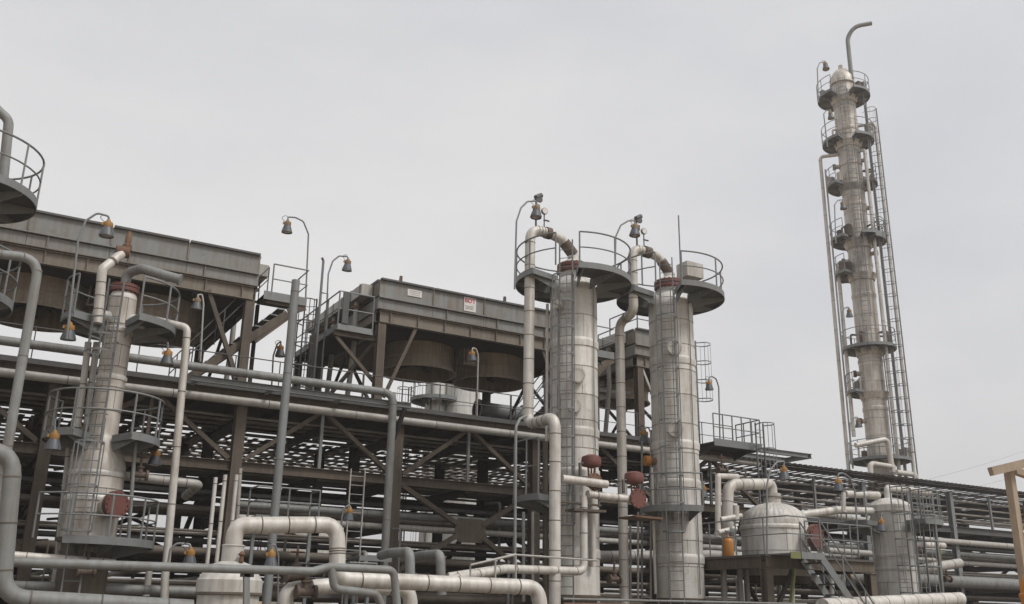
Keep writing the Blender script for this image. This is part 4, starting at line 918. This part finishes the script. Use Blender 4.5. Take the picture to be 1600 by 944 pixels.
pipe('lime_post', 'yellow-green painted steel post right of the short column', [at(1466, 850, 27), at(1472, 925, 27)], .08, LIME, 0, None, None, 8, 'post')
kx = thing('railed_side_platform', 'grey railed side frame right of the short column', 'platform', at(1440, 815, 26.5))
a, b = at(1412, 808, 26.5), at(1460, 816, 26.5)
MB().bar(a, b, .9, .14).build('deck', STEEL, kx, smooth=0)
railing_mb(MB(), [a, b, b + Vector((0, 1.0, 0))], 1.2, .8).build('railing', STEEL, kx)
for p in (a, b): MB().bar(p, Vector((p.x, p.y, 0)), .08, .08).build('post', STEEL, kx, smooth=0)
pipe('ground_pipe', 'thick pale pipe lying in front of the short column at the bottom', [at(1285, 948, 21.5), at(1500, 936, 23.5)], .24, PIPE_W, 0, 1.2, None, 18)

# ================================================================== FOREGROUND VESSEL AND LINES
CF = (5.05, 19.5)
kf = thing('foreground_vessel', 'pale domed vessel top with flange band at the bottom left', 'vessel', V(CF))
zf = at(355, 905, 19.5).z
MB().lathe([(.58, 0), (.58, zf - .3), (.6, zf - .28), (.62, zf - .26), (.62, zf - .02), (.60, zf), (.57, zf + .04), (.5, zf + .17), (.36, zf + .28), (.22, zf + .33)], V(CF), 44).build('shell', CLAD, kf)
MB().lathe([(.61, zf - .3), (.635, zf - .29), (.635, zf - .25), (.61, zf - .24)], V(CF), 44).build('joint_band', RPIPE, kf)
MB().lathe([(.21, zf + .3), (.21, zf + .62), (.225, zf + .62), (.225, zf + .64), (.2, zf + .65)], V(CF), 28).build('neck', CLAD, kf)
MB().lathe([(.03, .0), (.05, .02), (.04, .12), (.07, .16), (.02, .22)], V(CF, zf + .3) + Vector((.1, -.3, 0)), 10).build('stub_valve', RUST, kf)
zb_ = at(450, 824, 19.5).z
zlow = at(530, 905, 19.3).z
pipe('loop_pipe', 'thick pale pipe arching from the foreground vessel and running right along the bottom', [V(CF, zf + .6), V(CF, zb_ - .02), at(527, 820, 19.4), at(527, 905, 19.3), at(840, 918, 19.0), at(850, 990, 19.0)], .165, PIPE_W, .3, .9, None, 24)
pipe('loop_pipe', 'second thick pale pipe lying behind the foreground run', [at(446, 960, 20.2), at(446, 922, 20.2), at(520, 915, 20.2), at(640, 920, 20.2), at(642, 960, 20.2)], .16, PIPE_W, .3, .9, None, 20)
for k, (x, yy) in enumerate(((640, 862), (688, 866))):
    pipe('goose_pipe', ('pale goose neck pipe behind the foreground run, left one', 'pale goose neck pipe behind the foreground run, right one')[k], [at(x + 2, 930, 22), at(x, yy, 22), at(x - 30, yy + 2, 23.5), at(x - 45, yy + 6, 24.5)], .12, PIPE_G, .2, None, None, 14)
pipe('grey_rail_pipe', 'slim grey pipe along the bottom left kinking up and branching down at the right', [at(-60, 876, 17.5), at(488, 893, 17.5), at(515, 886, 17.5), at(615, 891, 17.5), at(622, 960, 17.5)], .075, PIPE_G, .15, None, None, 16)
pipe('grey_rail_pipe', 'slim grey pipe turning down from the bottom left run', [at(518, 886, 17.5), at(522, 920, 17.5), at(588, 928, 17.5), at(606, 970, 17.5)], .075, PIPE_G, .15, None, None, 16)
for k, (x, yt) in enumerate(((348, 900), (372, 900))): pass
st = thing('pipe_stand', 'grey post carrying the slim grey pipe before the foreground vessel', 'stand', at(386, 950, 17.6))
MB().bar(at(385, 895, 17.55), at(385, 985, 17.55), .1, .1).build('post', PIPE_G, st, smooth=0)
MB().box(at(386, 899, 17.55), (.22, .1, .06)).build('saddle', STEEL_D, st, smooth=0)
for k, (x0, yt, yb) in enumerate(((352, 742, 890), (370, 742, 888), (337, 746, 893))):
    pipe('standing_pipe', ('pale thin standing pipe behind the foreground vessel, middle one', 'pale thin standing pipe behind the foreground vessel, right one', 'pale thin standing pipe behind the foreground vessel, left one')[k], [at(x0 - (yb - yt) * .1, yb, 28.5), at(x0, yt, 28.5)], .06, PIPE_W, 0, 1.2, None, 12)
pipe('standing_pipe', 'slim pale pipe rising before the rack post', [at(368, 850, 29.5), at(376, 732, 29.5)], .055, PIPE_W, 0, 1.2)
pipe('short_pipe', 'pale short pipe ending under the middle platform of the slim left column', [at(195, 744, 29.0), at(312, 757, 29.0), at(290, 775, 30.5)], .13, PIPE_L, .2, 1.2)

# ================================================================== THINGS BEHIND THE RACK
def tank(label, c, r, z0, z1, m=WHITE, plat=False):
    th = thing('white_tank', label, 'tank', V(c, 0), 'pale tanks behind the rack')
    cladding(th, c, courses(z0, z1, 1.5), r, 3, m, 'shell_plate')
    MB().lathe([(r, z1 - .02), (r * .8, z1 + .3), (r * .4, z1 + .5), (0, z1 + .55)], V(c), 32).build('roof', m, th)
    MB().lathe([(r - .1, 0), (r - .1, z0)], V(c), 32).build('skirt', BROWN, th)
    if plat: ring_platform(th, c, z1 - 1.2, r + .8, r + .04, -120, 120, 1.1, STEEL, True, None, True, 1.2)
    u = phid(c, -70); ladder(th, V(c) + u * (r + .95), u, 1, z1 - .6, .45, STEEL_D, (4, z1 - .7))
p = at(722, 640, 48); tank('pale vertical tank seen under the lettered cooler behind the deck railing', (p.x, 48), 1.0, 2.0, at(722, 588, 48).z)
p = at(686, 640, 48); tank('narrow pale tank left of the wider one behind the deck railing', (p.x, 48.5), .6, 2.0, at(686, 594, 48.5).z, WHITE, True)
p = at(478, 850, 52); tank('pale tank seen far through the lower rack bay', (p.x, 52), 1.6, .6, at(478, 800, 52).z)
hx = thing('exchanger', 'horizontal grey heat exchanger on the deck behind the railing under the lettered cooler', 'heat exchanger', at(770, 650, 38))
p = at(745, 640, 37.5); q = at(800, 640, 37.5); z = p.z
MB().tube([(p.x, 37.5, z), (q.x + .6, 37.5, z)], .38, 24).build('shell', STEEL, hx)
for xx in (p.x, q.x + .5): flange(hx, (xx, 37.5, z), (1, 0, 0), .48, .1, STEEL, 14, 'end_flange')
for xx in (p.x + .4, q.x): MB().box((xx, 37.5, z - .6), (.2, .6, .6)).build('saddle', BROWN_D, hx, smooth=0)
# lower-level decks inside the rack
def small_deck(label, x0, x1, y, z, dy=1.0, h=1.0, m=STEEL):
    th = thing('service_deck', label, 'platform', ((x0 + x1) / 2, y, z))
    MB().box(((x0 + x1) / 2, y + dy / 2, z - .03), (x1 - x0, dy, .06)).build('deck', m, th, smooth=0)
    MB().bar((x0, y, z - .05), (x1, y, z - .05), .04, .16).build('edge', m, th, smooth=0)
    if h: railing_mb(MB(), [Vector((x0, y + dy, z)), Vector((x0, y, z)), Vector((x1, y, z)), Vector((x1, y + dy, z))], h, 1.0).build('railing', m, th)
    for x in (x0 + .1, x1 - .1): MB().bar((x, y + dy / 2, 0.05), (x, y + dy / 2, z - .06), .1, .1).build('post', m, th, smooth=0)
p = at(400, 800, 30.2); q = at(498, 802, 30.2); small_deck('railed grey service deck in the lower rack behind the stanchion', p.x, q.x, 30.2, p.z - .1, .9, .9)
p = at(556, 870, 29.5); q = at(606, 872, 29.5); small_deck('small grey canopy deck beside the grey drop leg', p.x, q.x, 29.2, p.z, 1.1, 0)
p = at(546, 895, 28.5); q = at(588, 897, 28.5); small_deck('small low railed deck left of the grey drop leg', p.x, q.x, 28.5, p.z - .3, .8, .6)
p = at(470, 905, 30); q = at(560, 905, 30); small_deck('low deck with rails in the shade of the rack', p.x, q.x, 30.6, p.z - .4, .8, .9, STEEL_D)
vl = thing('vertical_ladder', 'free standing pale ladder climbing to the middle tier left of the drop leg', 'ladder', at(553, 880, 30.6))
p = at(555, 800, 30.6); ladder(vl, (p.x, 30.6), (0, -1, 0), .3, at(555, 733, 30.6).z, .5, PIPE_L)
# many thin uprights inside the lower rack
ru_ = random.Random(11)
for k in range(26):
    x = ru_.uniform(-1, 47); y = ru_.choice((30.9, 31.0, 32.2, 33.5, 34.8)); zt_ = ru_.choice((3.4, 4.3, 4.6, 5.6))
    if 19 < x < 23: continue
    pipe('rack_upright', 'thin standing tube inside the lower rack', [(x, y, .1), (x, y, zt_), (x + ru_.choice((-.3, .3)), y + .6, zt_)], ru_.uniform(.025, .06), ru_.choice((PIPE_L, RPIPE, PIPE_G)), .12, None, None, 8, 'pipe', 'thin tubes inside the lower rack')
for k in range(9):
    x = ru_.uniform(0, 44); z = ru_.uniform(1.9, 3.6)
    pipe('cross_pipe', 'short pipe crossing the lower rack from front to back', [(x, 30.7, z - .8), (x, 30.7, z), (x, 38.5, z)], ru_.uniform(.06, .12), ru_.choice((PIPE_L, RPIPE)), .2, None, None, 10, 'pipe', 'crossing pipes of the lower rack')
pump_x = [at(x, 900, 28.8).x for x in (640, 690, 1290)]
for k, x in enumerate(pump_x):
    th = thing('pump', ('grey pump below the goose neck pipes, left one', 'grey pump below the goose neck pipes, right one', 'grey pump low under the rack right of the wide vessel')[k], 'pump', (x, 28.8, 0), 'pumps before the rack')
    MB().box((x, 28.8, .35), (1.0, .7, .7)).build('plinth', CONC, th, smooth=0)
    MB().tube([(x - .3, 28.8, 1.1), (x + .35, 28.8, 1.1)], .3, 20).build('motor', STEEL, th)
    MB().tube([(x + .35, 28.8, 1.1), (x + .6, 28.8, 1.1)], .22, 20).build('casing', RUST, th)

# ================================================================== PIPES LOW IN THE FRONT
pipe('front_low_pipe', 'pale pipe low before the rack at the left behind the slim column foot', [at(20, 868, 27), at(180, 880, 27)], .1, PIPE_W, 0, 1.5)
pipe('front_low_pipe', 'grey pipe low before the rack behind the foreground vessel', [at(15, 915, 28), at(330, 925, 28)], .12, PIPE_G, 0, 1.5)
pipe('front_low_pipe', 'rising pale pipe low between the goose neck pipes and the left pale column', [at(700, 900, 24), at(780, 888, 24)], .09, PIPE_W, 0, 1.5)
pipe('front_low_pipe', 'long pale pipe low in front of the rack behind the pale columns', [at(930, 870, 28.5), at(1110, 868, 28.5), at(1180, 872, 28.5)], .2, PIPE_L, .2, 1.5)
pipe('front_low_pipe', 'thin grey handrail pipe along the bottom before the pale columns', [at(880, 936, 21), at(1260, 944, 21)], .03, PIPE_G, 0)
for k, (x0, y0, x1, y1, Yd, r, m) in enumerate(((1400, 850, 1475, 853, 27, .13, PIPE_W), (1405, 872, 1460, 875, 27, .08, PIPE_L), (1260, 800, 1365, 815, 29, .13, PIPE_L), (1290, 860, 1370, 866, 29, .13, PIPE_L), (1425, 892, 1500, 880, 27.5, .2, PIPE_L))):
    pipe('side_pipe', ('pale pipe reaching right from the short column at mid height', 'thin pale pipe below the one reaching right from the short column', 'pale pipe behind the vessel platform railing, upper one', 'pale pipe behind the vessel platform railing, lower one', 'thick pale pipe right of the short column foot')[k], [at(x0, y0, Yd), at(x1, y1, Yd)], r, m, 0, 1.4)
for k, x in enumerate((1218, 1238, 1300, 1318)):
    pipe('underfloor_pipe', 'pale pipe standing under the vessel platform', [at(x, 955, 26.8), at(x, 880, 26.8)], .09, PIPE_L, 0, None, None, 12, 'pipe', 'pipes under the vessel platform')
pipe('low_rusty_pipe', 'rusty pipe lying low in front of the pale column feet', [at(880, 945, 24.3), at(1100, 949, 24.3)], .06, RUST, 0)

# ================================================================== TIMBER FRAME AT THE RIGHT EDGE
kw = thing('timber_frame', 'bare timber post and beams at the right picture edge', 'timber frame', at(1590, 944, 12))
Yw = 12.0
MB().bar(at(1548, 737, Yw), at(1680, 705, Yw - .6), .13, .17).build('top_beam', WOOD, kw, smooth=0)
MB().bar(at(1584, 735, Yw + .08), at(1680, 770, Yw + .9), .12, .14).build('side_beam', WOOD, kw, smooth=0)
pt_, pb2 = at(1576, 733, Yw + .02), at(1600, 950, Yw + .02)
MB().bar(pt_, Vector((pt_.x, pt_.y, 0)), .15, .15, (0, 1, 0)).build('post', WOOD, kw, smooth=0)
pq = at(1665, 700, Yw - .5); MB().bar(pq, Vector((pq.x, pq.y, 0)), .11, .11, (0, 1, 0)).build('post', WOOD, kw, smooth=0)
ob = thing('orange_barrel', 'orange rounded barrel peeking in at the lower right corner', 'barrel', at(1612, 985, 11.5))
p = at(1611, 893, 11.5)
MB().lathe([(0, -2.0), (.24, -2.0), (.25, -.5), (.27, -.48), (.27, -.42), (.24, -.4), (.22, -.2), (.14, -.06), (0, .0)], p, 28).build('body', ORANGE, ob)
MB().lathe([(.262, -.95), (.272, -.93), (.272, -.88), (.262, -.86)], p, 28).build('hoop', ORANGE, ob)
# power lines far right
for k, (y0, y1) in enumerate(((748, 705), (775, 745))):
    a = at(1420, y0 + 8, 90); b = at(1700, y1 - 40, 90); pts = [a + (b - a) * t - Vector((0, 0, 3 * t * (1 - t))) for t in [i / 12 for i in range(13)]]
    pipe('power_line', ('thin power line crossing the sky at the right, upper one', 'thin power line crossing the sky at the right, lower one')[k], pts, .018, WIRE, 0, None, None, 6, 'wire')
for k, x in enumerate((1560, 1760)):
    pass

# ================================================================== LAMPS
def L2(label, hx_, hy_, Y, way, size=1.0, r=.03, m=STEEL, group='bell lamps of the plant', cap=None):
    """way: photo points from the pole's foot upwards, all in the plane Y."""
    h = at(hx_, hy_, Y); top = [at(x, y, Y) for x, y in way]
    lamp(label, h, None, top, r, size, m, None, group, cap or (CAP_D if group != 'bell lamps of the plant' or hy_ < 500 and hx_ > 250 else AMBER))
L2('bell lamp on a gooseneck at the slim column left platform, before the left cooler', 168, 357, 26.6, [(104, 530), (122, 375), (134, 345), (152, 333), (170, 338)], 1.0)
L2('bell lamp high on a gooseneck above the stair landing of the left cooler', 449, 354, 31.7, [(477, 480), (482, 366), (474, 346), (462, 340), (450, 339)], 1.0)
L2('bell lamp on a gooseneck above the header platform of the lettered cooler', 543, 414, 33.0, [(508, 530), (513, 428), (520, 408), (530, 400), (543, 401)], 1.0)
L2('bell lamp on a short hook pole on the deck below the caged ladder', 438, 548, 33.5, [(424, 612), (427, 556), (433, 538), (439, 533)], .95)
L2('bell lamp above the top platform of the left pale column', 838, 330, 25.0, [(804, 452), (807, 346), (814, 325), (824, 315), (838, 314)], 1.0)
L2('bell lamp above the top platform of the right pale column', 992, 359, 25.0, [(961, 425), (962, 370), (970, 352), (982, 345), (992, 345)], 1.0)
L2('bell lamp at the right end of the deck beside the end landing', 1108, 602, 30.4, [(1125, 690), (1123, 605), (1119, 592), (1112, 588), (1108, 590)], .9)
L2('bell lamp on a hook between the pale columns at deck height', 1007, 683, 27.0, [(1018, 745), (1017, 678), (1013, 667), (1008, 670)], 1.05, .025)
L2('bell lamp hanging under the top platform of the slim left column, left side', 108, 518, 27.0, [(110, 490), (108, 502)], 1.0)
L2('bell lamp hanging under the top platform of the slim left column, right side', 262, 558, 27.4, [(262, 535), (262, 545)], .95)
L2('bell lamp hanging under the middle platform of the slim left column, left side', 84, 688, 26.8, [(86, 655), (85, 675)], 1.0)
L2('bell lamp in shade under the right side of the slim left column middle platform', 243, 715, 28.2, [(243, 690), (243, 703)], .95)
L2('bell lamp on a bent arm clamped to the pale drop pipe', 297, 870, 26.8, [(262, 885), (266, 858), (276, 849), (296, 850)], .95)
L2('bell lamp on a thin hooked pole right of the foreground vessel', 424, 872, 23.0, [(434, 960), (435, 870), (431, 853), (424, 850)], .8, .022)
L2('bell lamp before the ladder in the lower rack', 546, 803, 29.0, [(531, 880), (534, 808), (538, 793), (546, 789)], .85)
L2('bell lamp above the wide vessel pipe arch', 1225, 739, 24.0, [(1199, 880), (1198, 760), (1203, 735), (1214, 722), (1226, 721)], 1.0)
L2('bell lamp left of the short column pole, right of the wide vessel', 1310, 757, 25.0, [(1342, 870), (1336, 770), (1328, 746), (1316, 739), (1309, 741)], 1.0)
L2('bell lamp half hidden at the right edge of the right pale column', 1099, 768, 28.0, [(1095, 860), (1095, 760), (1099, 752)], .95)
L2('bell lamp under the left platform of the short column', 1377, 820, 24.9, [(1378, 800), (1377, 808)], 1.0)
L2('bell lamp in shade under the vessel platform stair', 1327, 905, 25.0, [(1330, 876), (1328, 892)], .95)
L2('bell lamp in shade under the vessel platform near its leg', 1220, 903, 25.5, [(1222, 876), (1220, 890)], .95)
L2('bell lamp on a pole against the drum of the left cooler', 308, 474, 31.3, [(313, 565), (318, 475), (316, 460), (309, 461)], .9, .03, PIPE_L)
L2('bell lamp on a pole against the right drum of the lettered cooler', 738, 556, 31.3, [(745, 655), (747, 555), (744, 545), (738, 544)], .85, .03, PIPE_L)
TL = 'lamps of the tall tower'
L2('bell lamp at the very top of the tall tower', 1290, 103, 41.5, [(1279, 160), (1277, 107), (1281, 98), (1290, 96)], 1.3, .04, STEEL, TL)
L2('bell lamp under the highest platform of the tall tower', 1298, 180, 41.5, [(1293, 230), (1287, 178), (1291, 173), (1298, 172)], 1.2, .04, STEEL, TL)
L2('bell lamp above the fourth platform of the tall tower', 1317, 321, 41.5, [(1306, 380), (1304, 320), (1309, 313), (1317, 312)], 1.2, .04, STEEL, TL)
L2('bell lamp at mid height left of the tall tower', 1327, 489, 41.5, [(1318, 545), (1316, 488), (1320, 481), (1327, 481)], 1.2, .04, STEEL, TL)
L2('bell lamp low on the left side of the tall tower', 1341, 661, 41.5, [(1330, 725), (1328, 662), (1334, 653), (1341, 653)], 1.2, .04, STEEL, TL)

# ================================================================== DUSTY AIR
hz = MB().box((40, 200, 24), (1240, 1240, 50.6)); hz_o = hz.build('haze', SAND, None, (40, 200, 0), 0); hz_o.data.materials.clear()
hm = bpy.data.materials.new('dusty_air'); hm.use_nodes = True; ht = hm.node_tree; ht.nodes.clear()
ho = N(ht, 'ShaderNodeOutputMaterial'); hv_ = N(ht, 'ShaderNodeVolumePrincipled')
hv_.inputs['Color'].default_value = (.92, .90, .88, 1); hv_.inputs['Density'].default_value = 0.0011; hv_.inputs['Anisotropy'].default_value = .3
ht.links.new(hv_.outputs[0], ho.inputs['Volume']); hz_o.data.materials.append(hm)
tag(hz_o, kind='stuff')

# ================================================================== MORE FITTINGS
cg = thing('caged_ladder', 'caged ladder rising just right of the right pale column behind it', 'ladder', (27.6, 31.3, 8.45))
xg = at(1086, 570, 31.45).x
ladder(cg, (xg, 31.45), (.9, -.45, 0), 8.5, 13.2, .42, STEEL, (10.6, 13.1))
MB().bar((xg, 31.5, 12.3), (27.0, 31.7, 12.3), .05, .05).build('tie', STEEL_D, cg, smooth=0)
# boxes, valves and stubs on the tall tower's platforms
rtw = random.Random(5)
for (z, a0, a1, ro) in TP:
    for k in range(5):
        a = rtw.uniform(a0, a1); rr = rtw.uniform(.95, ro - .2); p = V(CT, z) + phid(CT, a) * rr
        if rtw.random() < .5: MB().box(p + Vector((0, 0, .45)), (.3, .3, rtw.uniform(.4, .9))).build('instrument_box', rtw.choice((STEEL, CLAD_T, VALVE)), kt, smooth=0)
        else:
            MB().tube([p, p + Vector((0, 0, rtw.uniform(.6, 1.2))), V(CT, z + 1.0) + phid(CT, a) * .8], .07, 8, .15).build('stub_pipe', rtw.choice((CLAD_T, VALVE)), kt)
    MB().lathe([(.84, z - .55), (1.0, z - .1), (.84, z - .06)], V(CT), 24).build('support_cone', CLAD_T, kt)
# gate valves with hand wheels along the low lines
def gate_valve(label, p, s=1.0, m=VALVE):
    p = Vector(p); th = thing('gate_valve', label, 'valve', p, 'gate valves with hand wheels')
    MB().tube([p - Vector((.22 * s, 0, 0)), p + Vector((.22 * s, 0, 0))], .1 * s, 12).build('body', m, th)
    for sx in (-.22, .22): MB().tube([p + Vector((sx * s - .03, 0, 0)), p + Vector((sx * s + .03, 0, 0))], .17 * s, 14).build('flange', m, th)
    MB().lathe([(.1 * s, .05 * s), (.09 * s, .2 * s), (.13 * s, .22 * s), (.13 * s, .26 * s), (.05 * s, .28 * s), (.035 * s, .55 * s), (.02 * s, .72 * s)], p, 12).build('bonnet', m, th)
    w_ = MB().tube([p + Vector((math.cos(t) * .17 * s, math.sin(t) * .17 * s, .56 * s)) for t in [i * math.pi / 8 for i in range(17)]], .018 * s, 6)
    for k in range(3):
        t = k * math.pi / 3; w_.bar(p + Vector((math.cos(t) * .17 * s, math.sin(t) * .17 * s, .56 * s)), p - Vector((math.cos(t) * .17 * s, math.sin(t) * .17 * s, -.56 * s)), .02 * s, .02 * s)
    w_.build('hand_wheel', RED if rtw.random() < .3 else m, th)
GV = [(135, 893, 26.8, 'gate valve on the low pipe at the slim column foot'), (462, 900, 20.0, 'gate valve right of the foreground vessel on the bottom run'), (478, 925, 19.9, 'gate valve low beside the second thick foreground pipe'),
      (1128, 735, 27.5, 'gate valve on top of the pipes left of the wide vessel'), (1436, 860, 27.0, 'gate valve right of the short column at mid height'), (1480, 905, 27.5, 'gate valve near the lime post foot'), (600, 925, 26, 'gate valve below the small low deck'), (770, 925, 25, 'gate valve low left of the left pale column'), (960, 905, 25.5, 'gate valve low between the pale columns'), (218, 742, 27.6, 'gate valve on the thin pipe right of the slim column cone')]
for x, y, Yd, lab in GV: gate_valve(lab, at(x, y, Yd), .85)
pipe('valve_riser', 'thin tube with a small valve left of the wide vessel arch', [at(1165, 752, 25.6), at(1165, 735, 25.6), at(1158, 735, 25.6)], .03, VALVE, .05)
# loose hoses and conduits on the columns
for k, (c, ph, z0, z1, lab) in enumerate(((C1, -38, 2.3, 12.0, 'thin conduit climbing the left flank of the left pale column'), (C2, 48, 2.3, 12.2, 'thin conduit climbing the right flank of the right pale column'), (C1, 52, 5.6, 12.0, 'thin conduit climbing the right flank of the left pale column'))):
    pipe('conduit', lab, [V(c, z0 + (z1 - z0) * t) + phid(c, ph + 1.2 * math.sin(t * 9)) * .84 for t in [i / 12 for i in range(13)]], .018, PIPE_G, 0, None, None, 6, 'conduit')
# cable trays and dense small lines filling the shade of the rack
for k, (y, z, wd) in enumerate(((33.0, 5.25, .6), (34.6, 5.2, .5), (33.8, 3.75, .6))):
    th = thing('cable_tray', ('cable tray under the rack middle tier, ', 'cable tray low in the rack, ')[k in (2, 4)] + ('front one', 'middle one', 'front one', 'rear one', 'rear one')[k], 'cable tray', (20, y, z), 'cable trays in the rack')
    for sy in (-wd / 2, wd / 2): MB().box((29, y + sy, z), (74, .02, .12)).build('side_rail', STEEL_D, th, smooth=0)
    rg = MB()
    for i in range(148): rg.box((-7.8 + i * .5, y, z - .04), (.05, wd - .03, .03))
    tag(rg.build('rungs', STEEL_D, th, smooth=0), kind='stuff')
    cb = MB()
    for j in range(4): cb.tube([(-7.5, y - wd * .35 + j * wd * .22, z), (66, y - wd * .35 + j * wd * .22, z)], .03, 6)
    tag(cb.build('cables', BLACK, th), kind='stuff')
rl2 = random.Random(21)
LOWP = [(y, z) for y in (31.6, 32.2, 33.0, 34.0, 35.2, 36.8, 38.2) for z in (2.35, 2.75, 3.9) if z < 3 or y < 33]
for k, (y, z) in enumerate(LOWP):
    r = rl2.uniform(.035, .075)
    pipe('rack_pipe', 'thin dusty line among the low pipes of the rack', [(-7, y, z + rl2.uniform(-.1, .1)), (66, y, z + rl2.uniform(-.1, .1))], r, rl2.choice((RPIPE, RPIPE_L, RPIPE)), 0, None, None, 8, 'pipe', 'thin lines low in the rack')
